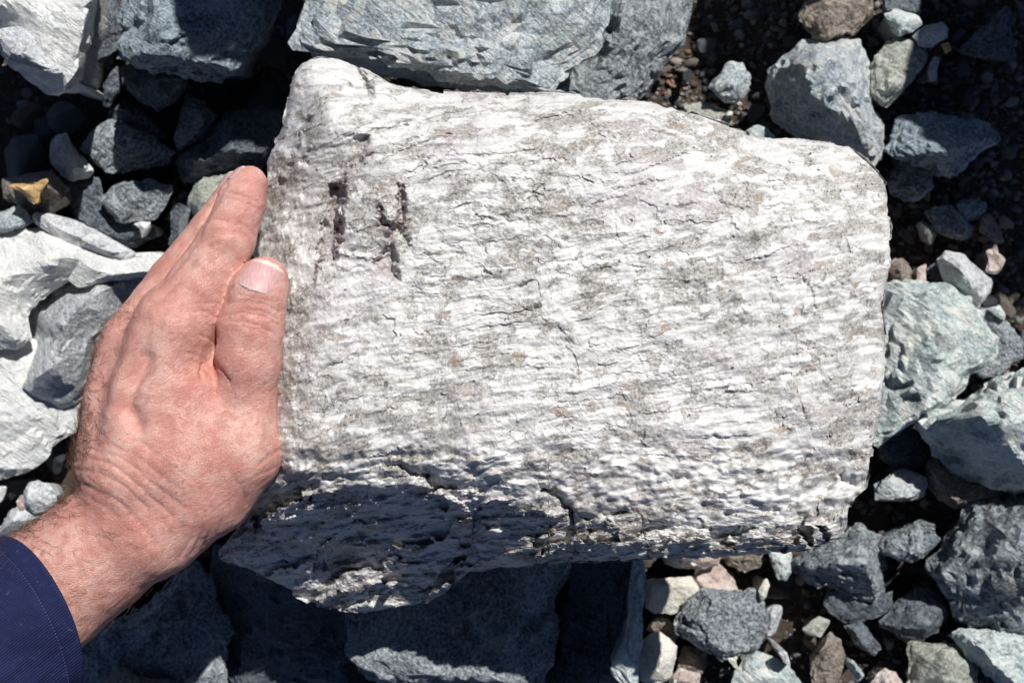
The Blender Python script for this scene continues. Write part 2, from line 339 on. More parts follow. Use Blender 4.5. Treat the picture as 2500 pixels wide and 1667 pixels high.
ROCKS = [
 # ---- upper left
 ('boulder', 'smooth white boulder cut by the upper left corner of the picture', 'boulder', 'A', [(-350,-300),(640,-250),(625,0),(592,150),(547,330),(517,490),(470,570),(390,610),(300,600),(220,540),(120,470),(60,420),(20,340),(0,250),(-200,200)], 12.5, 5, 'white', [(230,0.5,0.9),(45,0.8,0.4)]),
 ('stone', 'grey wedge lying on the lower edge of the white corner boulder', 'stone', 'A', [(-60,185),(60,175),(130,170),(200,230),(270,340),(330,400),(405,440),(410,480),(330,475),(230,432),(120,402),(40,380),(5,280)], 16.6, 1.6, 'palegrey', [(250,0.2,0.8)]),
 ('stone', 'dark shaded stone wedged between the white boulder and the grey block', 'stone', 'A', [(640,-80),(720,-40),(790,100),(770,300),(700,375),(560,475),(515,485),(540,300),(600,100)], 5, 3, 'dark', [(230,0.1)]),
 ('boulder', 'blue grey block with a shadowed top and two sunlit corners, upper left', 'boulder', 'A', [(790,-260),(1850,-200),(1740,60),(1730,170),(1640,250),(1590,330),(1555,420),(1500,475),(1350,495),(1150,465),(900,415),(760,355),(738,310),(770,200),(788,0)], 11.5, 5.0, 'navy', [(268,0.55,1.0)], 1),
 ('stone', 'pointed dark stone directly under the blue grey block', 'stone', 'A', [(765,425),(800,540),(880,640),(1020,708),(1120,640),(1185,540),(1160,440),(900,395)], 5, 3, 'dark', [(250,0.2)]),
 ('stone', 'narrow upright blue stone left of the pointed dark stone', 'stone', 'A', [(700,415),(765,425),(778,560),(695,692),(650,682),(655,560)], 4, 3, 'dark', [(200,0.1)]),
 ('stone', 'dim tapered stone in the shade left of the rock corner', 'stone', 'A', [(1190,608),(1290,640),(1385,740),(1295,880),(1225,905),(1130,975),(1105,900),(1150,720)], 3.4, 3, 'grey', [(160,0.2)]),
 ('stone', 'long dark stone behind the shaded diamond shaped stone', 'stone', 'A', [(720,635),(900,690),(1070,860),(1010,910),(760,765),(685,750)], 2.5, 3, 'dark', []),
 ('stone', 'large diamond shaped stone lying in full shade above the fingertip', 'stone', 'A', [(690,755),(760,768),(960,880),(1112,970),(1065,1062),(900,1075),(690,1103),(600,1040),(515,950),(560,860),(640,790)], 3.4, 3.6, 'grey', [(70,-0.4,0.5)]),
 ('stone', 'small pale stone with a bright sunlit tip, left of the diamond stone', 'stone', 'A', [(335,900),(370,855),(430,855),(455,920),(495,970),(545,1020),(605,1090),(560,1135),(450,1152),(388,1105),(325,1040),(315,970)], 4.0, 5.0, 'palegrey', [(300,0.1)]),
 ('stone', 'orange ochre stone fragment lit in the dark gap at the left', 'stone', 'A', [(45,1180),(130,1172),(240,1180),(258,1150),(298,1125),(315,1160),(262,1212),(243,1290),(215,1305),(150,1235)], 9.0, 2.2, 'orange', [], 0),  # sunlit bit of the brown stone, built as its own orange piece
 ('stone', 'dark brown stone beneath the orange fragment', 'stone', 'A', [(20,1150),(200,1110),(330,1090),(425,1200),(445,1300),(300,1390),(150,1330),(20,1260)], 5.0, 3.0, 'brown', []),
 ('stone', 'blue grey stone on the left edge above the white boulder', 'stone', 'A', [(-120,1330),(0,1360),(60,1335),(130,1305),(190,1365),(210,1425),(120,1465),(0,1490),(-120,1480)], 6, 2.5, 'blue', [(240,0.3,0.6)]),
 ('stone', 'grey stone crossed by a shadow wedge, left of the index finger', 'stone', 'A', [(635,1262),(740,1182),(795,1165),(900,1158),(940,1135),(1010,1175),(1105,1190),(1110,1218),(1060,1295),(1010,1375),(880,1405),(780,1425),(700,1355)], 4.4, 4.4, 'grey', [(250,0.2,0.6)]),
 ('stone', 'long dark stone half hidden below the shadow crossed grey stone', 'stone', 'A', [(405,1160),(440,1300),(500,1410),(620,1500),(850,1575),(1010,1510),(985,1400),(780,1410),(650,1290),(640,1130)], 2.5, 2.6, 'dark', []),
 ('stone', 'tiny white flake on the long dark stone beside the finger', 'stone chip', 'A', [(848,1428),(900,1412),(962,1418),(958,1450),(930,1500),(905,1520),(890,1462)], 5.6, 0.9, 'white', [], 0),
 ('boulder', 'dark blue boulder beside the rock left edge with a bright left end', 'boulder', 'A', [(1138,1000),(1200,955),(1300,905),(1380,768),(1500,710),(1650,698),(1850,690),(1850,900),(1720,1000),(1650,1062),(1500,1115),(1260,1155),(1180,1142),(1138,1080)], 3.5, 4.5, 'dark', [(285,0.2)]),
 ('stone', 'greenish speckled stone touching the index fingertip', 'stone', 'A', [(1235,1180),(1280,1140),(1400,1118),(1510,1112),(1560,1200),(1440,1400),(1310,1470),(1250,1405),(1205,1290)], 6.5, 3.5, 'olive', [(260,0.5,0.6)]),
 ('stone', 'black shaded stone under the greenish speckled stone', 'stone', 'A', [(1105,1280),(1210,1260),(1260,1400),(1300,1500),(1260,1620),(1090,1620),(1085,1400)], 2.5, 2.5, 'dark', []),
 # ---- left, beside the hand
 ('boulder', 'pale grey slab behind the big white boulder at the left', 'boulder', 'B', [(200,450),(240,438),(340,453),(520,508),(640,568),(760,638),(875,692),(800,760),(500,660),(290,560),(205,500)], 6.5, 2.2, 'palegrey', [(250,0.0,0.6)]),
 ('boulder', 'big white boulder at the left edge of the picture, above the sleeve', 'boulder', 'B', [(-350,560),(0,572),(150,540),(300,533),(450,598),(620,670),(600,800),(430,880),(300,960),(200,1040),(165,1085),(200,1230),(110,1315),(0,1300),(-350,1250)], 5.5, 4.0, 'white', [(285,-0.2,0.4)], -1),
 ('boulder', 'white slab reaching from the big white boulder to behind the knuckles', 'boulder', 'B', [(400,590),(650,680),(860,702),(1000,688),(1110,718),(1130,800),(950,850),(700,880),(500,930),(400,820)], 6.0, 3.4, 'white', [(285,0.0,0.4)], -1),
 ('boulder', 'speckled grey boulder with a dark front face left of the knuckles', 'boulder', 'B', [(148,1040),(250,955),(345,893),(490,850),(700,780),(950,760),(1050,900),(900,1100),(760,1300),(700,1550),(560,1700),(400,1760),(200,1730),(30,1600),(130,1350),(190,1220)], 0.5, 15.5, 'palegrey', [(245,0.12,1.0)], -2),
 ('boulder', 'white boulder low at the left edge with a curved shadow on it', 'boulder', 'C', [(-300,-300),(200,-250),(440,-50),(440,150),(400,245),(262,325),(190,400),(100,450),(0,482),(-300,500)], 3.5, 2.6, 'white', [(260,0.5,0.8)]),
 ('stone', 'rounded grey white stone beside the hairy wrist', 'stone', 'C', [(128,540),(155,500),(205,488),(262,500),(305,570),(300,640),(180,660),(130,610)], 4.5, 2.6, 'palegrey', []),
 ('stone', 'small pinkish stone left of the rounded stone at the wrist', 'stone', 'C', [(88,600),(110,565),(138,560),(160,620),(130,660),(95,640)], 3.8, 1.8, 'pink', []),
 ('stone', 'small white stone cut by the left edge above the sleeve', 'stone', 'C', [(-60,520),(0,515),(42,515),(28,560),(8,600),(-60,640)], 3.6, 2, 'white', []),
 ('stone', 'light grey stone just above the navy cuff', 'stone', 'C', [(-100,800),(0,735),(50,655),(110,610),(200,640),(300,640),(240,760),(60,800)], 3.4, 2.2, 'palegrey', []),
 # ---- bottom
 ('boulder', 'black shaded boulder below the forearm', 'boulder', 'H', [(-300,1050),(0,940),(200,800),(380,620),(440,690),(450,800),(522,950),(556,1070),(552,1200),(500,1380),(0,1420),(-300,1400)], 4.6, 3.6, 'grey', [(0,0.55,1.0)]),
 ('stone', 'buff stone with a sunlit tip at the bottom edge beside the sleeve', 'stone', 'H', [(-140,1400),(-60,1230),(-25,1195),(10,1205),(60,1238),(150,1258),(290,1276),(330,1420)], 7.6, 2.0, 'brown', []),
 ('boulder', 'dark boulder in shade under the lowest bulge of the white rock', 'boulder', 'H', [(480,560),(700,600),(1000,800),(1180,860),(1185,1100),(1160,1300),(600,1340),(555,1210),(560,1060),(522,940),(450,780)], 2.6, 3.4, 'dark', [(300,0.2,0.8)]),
 ('boulder', 'big slate boulder at the bottom with one sunlit lower corner', 'boulder', 'H', [(1168,930),(1300,820),(1600,760),(1900,600),(2290,600),(2324,680),(2312,725),(2252,830),(2238,1000),(2192,1100),(2178,1150),(2150,1330),(1350,1330),(1180,1150),(1162,1050)], 6.6, 4.9, 'grey', [(345,0.6,0.6),(215,0.3,0.6)], 1),  # pale rock given the darker grey to stand in for shade
 ('boulder', 'dark upright slab right of the big slate boulder', 'boulder', 'D', [(-40,560),(310,560),(330,700),(320,850),(300,1000),(270,1120),(260,1340),(-100,1340),(-120,1250),(-70,1150),(-50,1000),(-20,830)], 4.2, 3.0, 'dark', [(200,0.1,0.6)]),
 ('stone', 'narrow pale blue stone strip standing beside the dark upright slab', 'stone', 'D', [(308,640),(350,620),(376,660),(378,800),(360,900),(357,1050),(334,1340),(285,1340),(185,1192),(250,1098),(280,1000),(294,850),(288,770),(306,735)], 10.5, 1.8, 'teal', [(0,0.3,0.5)], 0),  # lit edge of the slab, made as a separate pale strip
 ('stone', 'cream angular stone, upper of the two cream stones under the rock', 'stone', 'D', [(372,745),(500,730),(612,728),(672,800),(640,852),(580,885),(540,918),(440,920),(372,892)], 3.6, 3.2, 'cream', [(265,0.55,0.8)]),
 ('stone', 'pinkish stone between the cream stone and the grey round stone', 'stone', 'D', [(625,722),(700,668),(762,663),(842,740),(862,810),(700,830),(650,785)], 3.0, 2.4, 'pink', [(250,0.2,0.6)]),
 ('stone', 'rust red stone peeping out under the rock lower edge', 'stone', 'D', [(445,600),(600,560),(780,590),(745,670),(660,692),(560,682),(480,662)], 4.4, 2.0, 'pink', []),
 ('stone', 'rounded rough grey stone in the middle of the lower right pebbles', 'stone', 'D', [(518,970),(560,900),(630,830),(680,800),(740,793),(850,810),(930,798),(982,830),(1008,890),(1002,1000),(972,1100),(880,1133),(800,1148),(690,1113),(620,1072),(538,1022)], 4.2, 3.2, 'grey', [(230,0.0,0.5)]),
 ('stone', 'cream rounded stone, lower of the two cream stones under the rock', 'stone', 'D', [(350,1080),(390,1030),(440,1013),(502,1050),(538,1090),(532,1180),(502,1262),(420,1288),(350,1268),(343,1180)], 4.0, 3.0, 'cream', [(200,0.3,0.6)]),
 ('stone', 'dark brown stone wedged above the lower cream stone', 'stone', 'D', [(388,1000),(420,920),(500,930),(560,1000),(530,1070),(440,1040)], 1.8, 2.0, 'brown', []),
 ('stone', 'salmon pink stone at the bottom edge right of the cream stones', 'stone', 'D', [(505,1245),(560,1205),(662,1232),(655,1330),(495,1330)], 3.4, 2.0, 'pink', []),
 ('stone', 'shaded brown stone above the salmon pink stone', 'stone', 'D', [(575,1085),(690,1100),(700,1180),(665,1235),(540,1235),(550,1150)], 2.0, 2.0, 'brown', []),
 ('stone', 'small pale stone clinging to the right side of the grey round stone', 'stone', 'D', [(1005,900),(1050,868),(1092,880),(1088,930),(1052,1022),(1005,1045)], 3.6, 1.8, 'palegrey', []),
 ('stone', 'thin pale splinter standing above the grey round stone', 'stone chip', 'D', [(965,800),(985,765),(1000,733),(1012,740),(1027,772),(1003,840),(978,860)], 5.0, 1.0, 'cream', [], 0),
 ('stone', 'pale blue stone right below the rock lower right edge', 'stone', 'D', [(1015,590),(1135,580),(1138,700),(1112,748),(1068,742),(1038,680)], 4.0, 2.2, 'teal', []),
 ('stone', 'dim brown stone beside the rust red stone', 'stone', 'D', [(785,600),(990,590),(980,680),(900,695),(800,665)], 3.0, 2.0, 'brown', []),
 ('stone', 'pale grey green stone cut by the bottom edge under the grey round stone', 'stone', 'D', [(825,1270),(880,1150),(960,1118),(1060,1150),(1130,1200),(1205,1288),(1200,1350),(820,1350)], 4.0, 3.0, 'teal', [(225,0.1,0.9)]),
 ('stone', 'tiny pale chip on the shoulder of the grey green stone', 'stone chip', 'D', [(1068,1122),(1095,1110),(1115,1120),(1133,1190),(1102,1182)], 6.4, 0.8, 'palegrey', [], 0),
 ('stone', 'thin white splinter at the foot of the grey round stone', 'stone chip', 'D', [(800,1150),(830,1150),(850,1140),(858,1150),(848,1168),(862,1208),(850,1212),(822,1180)], 6.0, 0.6, 'cream', [], 0),
 ('stone', 'pointed leaf shaped brown grey stone near the bottom edge', 'stone', 'D', [(1238,1180),(1270,1100),(1340,1013),(1392,1060),(1418,1150),(1402,1230),(1372,1290),(1250,1310),(1232,1230)], 4.0, 3.0, 'brown', [(190,-0.1,0.7)]),
 ('stone', 'small pale oblong stone right of the leaf shaped stone', 'stone', 'D', [(1428,1172),(1460,1158),(1522,1245),(1490,1274),(1440,1212)], 4.6, 1.4, 'teal', []),
 ('stone', 'pinkish grey stone cut by the bottom edge, right of the oblong stone', 'stone', 'D', [(1555,1275),(1620,1203),(1682,1230),(1725,1295),(1700,1350),(1550,1350)], 4.2, 2.4, 'pink', []),
 ('boulder', 'rough dark stone with sparkling lit patches below the rock corner', 'boulder', 'D', [(1135,640),(1280,560),(1380,520),(1450,475),(1490,458),(1602,520),(1612,720),(1622,800),(1572,862),(1480,832),(1380,802),(1250,762),(1160,702)], 3.5, 5.0, 'darkrough', [(235,0.1,0.95),(30,0.5,0.5)]),
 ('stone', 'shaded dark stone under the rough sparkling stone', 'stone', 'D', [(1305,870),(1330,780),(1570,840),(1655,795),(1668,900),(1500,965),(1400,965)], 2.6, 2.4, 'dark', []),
 ('stone', 'small grey stone with a bright tip under the shaded dark stone', 'stone', 'D', [(1193,1000),(1280,928),(1345,958),(1292,1042),(1220,1034)], 3.4, 2.2, 'olive', []),
 ('stone', 'dark stone with a bright white upper edge near the right', 'stone', 'D', [(1588,560),(1640,510),(1740,470),(1815,428),(1892,455),(1882,490),(1918,530),(1852,600),(1802,640),(1760,658),(1700,632),(1600,602)], 4.8, 3.4, 'darkrough', [(255,-0.15,0.9)], 1),
 ('boulder', 'large rough dark boulder with rusty stains at the right edge', 'boulder', 'D', [(1838,640),(1900,590),(1960,500),(2000,450),(2060,350),(2112,333),(2220,350),(2352,345),(2560,400),(2560,960),(2352,1003),(2100,978),(2000,942),(1990,880),(1920,780),(1850,702)], 3.5, 8.0, 'darkrough', [(225,0.25,1.0),(285,0.25,1.0)], 0),
 ('stone', 'pale teal slab in the lower right corner', 'stone', 'D', [(1955,1030),(2030,1000),(2300,990),(2450,1040),(2470,1300),(2300,1330),(2200,1265),(2100,1182),(2008,1082)], 4.5, 2.4, 'teal', [(240,0.7,0.9)], 1),
 ('stone', 'dim blue stone left of the rusty dark boulder', 'stone', 'D', [(1595,965),(1720,820),(1850,770),(1985,880),(1905,1005),(1805,1065),(1700,1055)], 2.8, 3.0, 'dark', []),
 ('stone', 'narrow dark stone below the bright tipped grey stone', 'stone', 'D', [(1415,985),(1500,955),(1612,1100),(1565,1135),(1470,1085)], 2.6, 2.2, 'dark', []),
 ('stone', 'grey stone with a lit ridge at the bottom right edge', 'stone', 'D', [(1745,1060),(1850,1080),(2000,1075),(2110,1200),(2110,1340),(1740,1340)], 3.6, 3.0, 'olive', [(200,0.0,0.8)]),
 ('stone', 'small dark stone with a pale left tip right of the rock corner', 'stone', 'D', [(1565,240),(1600,228),(1700,165),(1845,205),(1838,315),(1680,335),(1578,325)], 4.0, 2.4, 'blue', [(330,-0.4,0.9)]),
 ('boulder', 'dark round boulder tucked under the cream boulder at the right', 'boulder', 'D', [(1835,160),(1900,90),(2000,120),(2080,190),(2230,240),(2215,325),(2000,378),(1900,318),(1845,232)], 3.4, 3.4, 'brown', []),
 ('stone', 'black stone in the shade right of the rock lower right corner', 'stone', 'D', [(1590,0),(1680,-60),(1800,-30),(1850,90),(1830,150),(1680,160),(1600,110)], 2.4, 2.4, 'dark', []),
 # ---- right
 ('boulder', 'big pale teal boulder touching the rock right side', 'boulder', 'E', [(540,540),(690,490),(790,488),(950,513),(1080,548),(1200,608),(1285,680),(1385,850),(1413,920),(1342,1022),(1252,1082),(1182,1182),(1062,1272),(940,1352),(760,1443),(670,1513),(540,1520)], 6.0, 4.6, 'teal', [(300,0.75,0.9),(200,0.2,0.3)], 1),
 ('stone', 'grey stone with a dark lower half behind the big teal boulder', 'stone', 'E', [(1265,660),(1390,688),(1500,798),(1562,870),(1553,962),(1432,1063),(1300,1110),(1250,1080),(1350,930)], 4.0, 4.5, 'grey', [(255,0.05,0.9)]),
 ('boulder', 'cream boulder with a dark lower face cut by the right edge', 'boulder', 'P', [(2303,997),(2360,968),(2424,927),(2500,904),(2660,880),(2680,1200),(2500,1188),(2373,1170),(2335,1144),(2279,1111),(2249,1068),(2235,1020)], 4.5, 8.0, 'teal', [(243,0.15,1.0)], 0),
 ('stone', 'two toned stone, half olive half white, right of the rock', 'stone', 'E', [(1012,350),(1075,292),(1190,318),(1255,390),(1363,478),(1352,552),(1280,653),(1200,625),(1060,545),(1038,430)], 5.0, 5.0, 'palegrey', [(215,-0.10,1.0)], -2),
 ('stone', 'crumbly tan stone with knobs beside the two toned stone', 'stone', 'E', [(1318,290),(1345,280),(1362,300),(1372,252),(1395,255),(1400,300),(1445,350),(1430,410),(1385,445),(1315,430),(1345,350)], 4.6, 1.6, 'pink', [], 0),
 ('stone', 'brown stone half hidden behind the rock right edge', 'stone', 'E', [(640,440),(740,345),(800,345),(855,420),(865,520),(680,540)], 3.6, 2.4, 'brown', [(230,0.2,0.8)]),
 ('stone', 'slim pale stone upright above the big teal boulder', 'stone', 'E', [(888,400),(952,373),(940,430),(945,520),(882,515)], 4.6, 1.8, 'pink', []),
 ('stone', 'dark stone between the slim pale stone and the two toned stone', 'stone', 'E', [(945,400),(1000,370),(1050,430),(1070,530),(945,520)], 2.8, 2, 'dark', []),
 ('pebble', 'egg shaped olive pebble in the shaded gravel right of the rock', 'pebble', 'E', [(878,130),(920,102),(980,140),(1013,190),(972,262),(908,222)], 2.0, 2.2, 'olive', []),
 ('pebble', 'long brown blue stone in the shaded gravel right of the rock', 'pebble', 'E', [(938,40),(1020,5),(1110,8),(1180,70),(1243,150),(1232,202),(1180,228),(1080,202),(1010,172),(948,82)], 2.2, 2.4, 'grey', []),
 ('pebble', 'smooth navy blue pebble right of the long brown blue stone', 'pebble', 'E', [(1128,0),(1180,-40),(1322,-15),(1335,20),(1282,92),(1200,103)], 2.2, 2.2, 'navy', []),
 ('pebble', 'tan oval pebble at the far right of the shaded gravel', 'pebble', 'E', [(1278,130),(1310,58),(1350,52),(1412,140),(1443,240),(1400,253),(1290,172)], 2.4, 2.2, 'brown', []),
 ('stone', 'small pale teal stone in the angle above the grey stone', 'stone', 'E', [(1328,665),(1410,638),(1453,700),(1442,748),(1390,705)], 5.2, 1.6, 'teal', []),
 # ---- upper right
 ('boulder', 'tall grey blue boulder, upper half sunlit, behind the rock upper right', 'boulder', 'F', [(738,450),(830,380),(920,300),(1000,258),(1150,253),(1282,290),(1322,350),(1362,450),(1377,600),(1383,680),(1443,830),(1453,940),(1432,1003),(1350,1045),(1200,1000),(900,900),(780,775),(748,700),(723,560)], 3.5, 8.0, 'blue', [(248,0.0,1.0)], 0),
 ('stone', 'grey olive stone right of the tall grey blue boulder', 'stone', 'F', [(1372,460),(1400,380),(1480,268),(1530,238),(1640,263),(1722,320),(1738,370),(1650,502),(1560,612),(1480,673),(1420,653),(1378,600)], 4.6, 3.6, 'olive', [(225,0.0,0.9)]),
 ('stone', 'small pale teal stone with a bright top edge, upper right', 'stone', 'F', [(1458,92),(1530,60),(1682,100),(1703,160),(1640,202),(1560,233),(1528,212)], 5.6, 2.0, 'teal', [(240,0.4,0.7)]),
 ('stone', 'dark stone behind the small pale teal stone, at the top edge', 'stone', 'F', [(1440,-40),(1560,-80),(1690,-20),(1700,95),(1560,80),(1460,100)], 3.2, 2.6, 'dark', []),
 ('stone', 'speckled stone right of the small pale teal stone', 'stone', 'F', [(1635,232),(1700,178),(1830,138),(1873,190),(1862,242),(1760,303),(1680,293)], 4.8, 2.2, 'palegrey', [(240,0.2,0.6)]),
 ('pebble', 'bright orange chip beside the speckled stone, upper right', 'pebble', 'F', [(1818,282),(1870,268),(1893,320),(1850,348)], 4.6, 0.9, 'orange', [], 0),
 ('pebble', 'white elongated pebble right of the grey olive stone', 'pebble', 'F', [(1735,465),(1768,355),(1818,370),(1802,430),(1793,522),(1750,525)], 4.4, 1.2, 'palegrey', [], 0),
 ('stone', 'dark triangular slab near the upper right corner', 'stone', 'F', [(1935,312),(2060,190),(2250,25),(2273,100),(2267,230),(2295,383),(2100,373),(1948,343)], 3.4, 2.2, 'dark', [(200,0.2,0.6)]),
 ('boulder', 'broad dark slab with a lit left corner, right of the tall boulder', 'boulder', 'F', [(1485,950),(1530,800),(1560,748),(1700,733),(1800,728),(2000,758),(2130,788),(2178,850),(2172,912),(2060,972),(1970,1062),(1880,1130),(1800,1113),(1650,1063),(1500,1003)], 4.4, 3.2, 'navy', [(265,0.5,0.8)], 1),
 ('stone', 'dim rough stone below the broad dark slab', 'stone', 'F', [(1475,1150),(1560,1030),(1650,1020),(1770,1105),(1760,1205),(1650,1295),(1495,1245)], 2.2, 2.4, 'darkrough', []),
 ('stone', 'blue stone with a bright triangular lit patch, above the rock upper edge', 'stone', 'F', [(340,560),(460,395),(560,405),(605,500),(605,580),(540,655),(450,645),(385,605)], 3.6, 3.0, 'blue', [(120,0.0,0.6)]),
 ('boulder', 'brown grey boulder with a lit stripe at the top edge', 'boulder', 'F', [(950,20),(1100,-90),(1370,-90),(1390,50),(1255,205),(1100,268),(1000,238),(925,130)], 4.6, 4.0, 'brown', [(215,0.1,0.7)]),
 ('stone', 'pale teal pebble peeping over the rock upper right edge', 'pebble', 'F', [(575,830),(640,803),(700,808),(765,875),(720,930),(600,900)], 6.0, 1.6, 'teal', []),
 ('pebble', 'tiny yellowish chip above the rock upper edge', 'pebble', 'F', [(438,730),(470,708),(497,715),(492,745),(450,762)], 4.4, 0.8, 'cream', [], 0),
 ('pebble', 'tiny cream pebble under the blue stone with the lit patch', 'pebble', 'F', [(520,660),(535,650),(552,658),(550,672),(530,675)], 4.4, 0.5, 'cream', [], 0),
 ('stone', 'dim olive stone half covered by the rock upper edge', 'stone', 'F', [(180,680),(300,650),(440,690),(500,780),(380,850),(200,760)], 2.6, 2.2, 'olive', []),
 # ---- top
 ('boulder', 'large flat blue grey boulder at the top edge above the rock', 'boulder', 'G', [(72,60),(120,-100),(400,-220),(1600,-300),(1900,-160),(1862,0),(1832,80),(1812,180),(1772,290),(1702,340),(1602,420),(1562,460),(1482,535),(1440,523),(1400,474),(1250,474),(1100,458),(960,414),(850,385),(700,375),(500,325),(330,320),(150,300),(48,288),(43,230),(55,130)], 16.5, 3.6, 'blue', [(262,0.80,1.0),(200,0.85,0.6)], 1),
 ('boulder', 'smooth dark boulder right of the flat blue grey boulder', 'boulder', 'G', [(1500,420),(1700,300),(1820,150),(1840,60),(1950,-80),(2250,-130),(2318,0),(2303,120),(2243,250),(2153,380),(2055,570),(1900,640),(1700,640),(1500,580)], 6.0, 4.0, 'grey', [(330,0.75,0.9)], 1),
 ('stone', 'dark blue stone between the two upper boulders', 'stone', 'A', [(1815,140),(1880,90),(1960,200),(1950,310),(1845,318),(1805,230)], 4, 2.4, 'dark', []),
]
for row in ROCKS: build_rock(*row)

# unseen boulders added beyond the frame, shaped to throw shade on right and left
def shade_boulder(label, x, y, w, d, h, seed, mat='grey'):
    r = np.random.default_rng(seed); D, Fc = ico(4)
    P = np.sign(D) * np.abs(D) ** 0.75 * np.array([w, d, h])
    for k in range(9):
        nn = r.normal(size=3); nn /= np.linalg.norm(nn); ext = (P @ nn).max() * r.uniform(0.72, 0.95)
        P = P - np.maximum(P @ nn - ext, 0)[:, None] * nn
    P = P + D * (0.03 * fbm(P * 9 + seed, 4))[:, None]
    o = mesh_obj('boulder', P, Fc, M[mat]); o.location = (x, y, h * 0.8)
    tag(o, label, 'boulder', 'added shade casters beyond the picture edge')
shade_boulder('added shade casting boulder, unseen beyond the top edge at the left', -0.045, 0.48, 0.085, 0.08, 0.30, 12)
shade_boulder('added upright shade casting boulder, unseen beyond the top edge, right of the middle', 0.325, 0.50, 0.055, 0.07, 0.255, 13)
shade_boulder('added shade casting boulder, unseen beyond the upper right corner', 0.605, 0.53, 0.15, 0.11, 0.43, 11)

# ------------------------------------------------------------------ filler stones, pebbles and gravel between the traced rocks
def base_stone(seed, sub=3):
    r = np.random.default_rng(seed); D, Fc = ico(sub)
    P = D * np.array([1, r.uniform(0.6, 0.95), r.uniform(0.5, 0.8)])
    for k in range(16):
        nn = r.normal(size=3); nn /= np.linalg.norm(nn); ext = (P @ nn).max() * r.uniform(0.45, 0.82)
        P = P - np.maximum(P @ nn - ext, 0)[:, None] * nn
    return P + D * (0.05 * fbm(P * 3 + seed, 4))[:, None], Fc
protos = {}
CNAME = {'dark': 'dark', 'grey': 'grey', 'brown': 'brown', 'olive': 'olive', 'blue': 'blue grey', 'pink': 'pinkish', 'orange': 'orange'}
ANCH = []
def short(l):
    for cut in (',', ' with ', ' beside ', ' at the ', ' in the ', ' under ', ' behind ', ' below ', ' near ', ' above ', ' right of ', ' left of ', ' touching ', ' cut by ', ' between ', ' lying ', ' directly ', ' half hidden', ' peeping', ' crossed', ' that ', ' just ', ' low ', ' wedged', ' clinging', ' standing', ' tucked', ' upright above', ' on the', ' lit in', ' deep ', ' through ', ' half covered'):
        if l.find(cut) > 8: l = l[:l.find(cut)]
    return ' '.join(l.split()[:7])
def anchor(px, py):
    return min(ANCH, key=lambda q: (q[0] - px) ** 2 + (q[1] - py) ** 2)[2]
def place_stone(kind, x, y, z, size, mat, label, group, name, k):
    key = (k, mat, name)
    if key not in protos:
        P, Fc = base_stone(100 + k); me = mesh_obj(name, P, Fc, M[mat]); protos[key] = me.data; me.data.set_sharp_from_angle(angle=math.radians(24))
        o = me
    else:
        o = bpy.data.objects.new(name, protos[key]); COL.objects.link(o)
    o.location = (x, y, z); o.scale = (size, size, size)
    o.rotation_euler = (rng.uniform(-0.5, 0.5), rng.uniform(-0.5, 0.5), rng.uniform(0, 6.28))
    return tag(o, label, kind, group)
pr = random.Random(5)
polys = []
for row in ROCKS:
    x0, y0, sc = TILE[row[3]]; polys.append(np.array([(x0 + a / sc, y0 + b / sc) for a, b in row[4]]))
ANCH = [(q[:, 0].mean(), q[:, 1].mean(), short(row[1])) for q, row in zip(polys, ROCKS)]
CX_, CY_ = np.meshgrid(np.arange(-200, 2720, 8.0), np.arange(-200, 1900, 8.0))
CM_ = np.zeros(CX_.shape, bool)
for q in polys: CM_ |= inside(CX_, CY_, q)
def cover(px, py):
    return bool(CM_[int((py + 200) / 8), int((px + 200) / 8)])
# mid-size stones deep in the gaps
cell = 105
for iy in range(-1, 17):
    for ix in range(-1, 25):
        px, py = ix * cell + pr.uniform(0, cell), iy * cell + pr.uniform(0, cell)
        if cover(px, py) or (760 < px < 1980 and 330 < py < 1250) or (330 < px < 760 and 650 < py < 1200): continue
        right = px > 1560 and py < 700
        low = px > 1420 and py >= 700
        sz = pr.uniform(0.006, 0.013) if right else pr.uniform(0.009, 0.018) if low else pr.uniform(0.018, 0.032)
        z = 0.002 if right or low else 0.008
        w = U(px, py, z)
        if right and pr.random() < 0.35: continue
        m = pr.choice(['dark', 'dark', 'dark', 'grey', 'brown'])
        place_stone('stone', w[0], w[1], z, sz, m,
                    f'small {CNAME[m]} stone sunk in the gravel next to the {anchor(px, py)}' if right else f'small {CNAME[m]} stone deep in the gap next to the {anchor(px, py)}',
                    'stones in the upper right gravel' if right else 'stones deep in the gaps', 'stone', pr.randrange(6))
# pebbles on the gravel at the right
cnt = 0; tries = 0
while cnt < 190 and tries < 4000:
    tries += 1
    px, py = pr.uniform(1560, 2520), pr.uniform(-20, 1690)
    if py > 700 and px < 2120 and pr.random() < 0.8: continue
    if cover(px, py): continue
    sz = pr.choice([0.004, 0.005, 0.006, 0.008]) * pr.uniform(0.8, 1.25)
    w = U(px, py, 0.002)
    m = pr.choice(['dark', 'grey', 'brown', 'brown', 'olive', 'blue', 'pink', 'grey', 'dark', 'orange' if pr.random() < 0.35 else 'brown'])
    up = py < 700
    place_stone('pebble', w[0], w[1], 0.001 + sz * 0.3, sz, m,
                f'tiny {CNAME[m]} pebble on the gravel next to the {anchor(px, py)}',
                'pebbles on the gravel', 'pebble', pr.randrange(6))
    cnt += 1
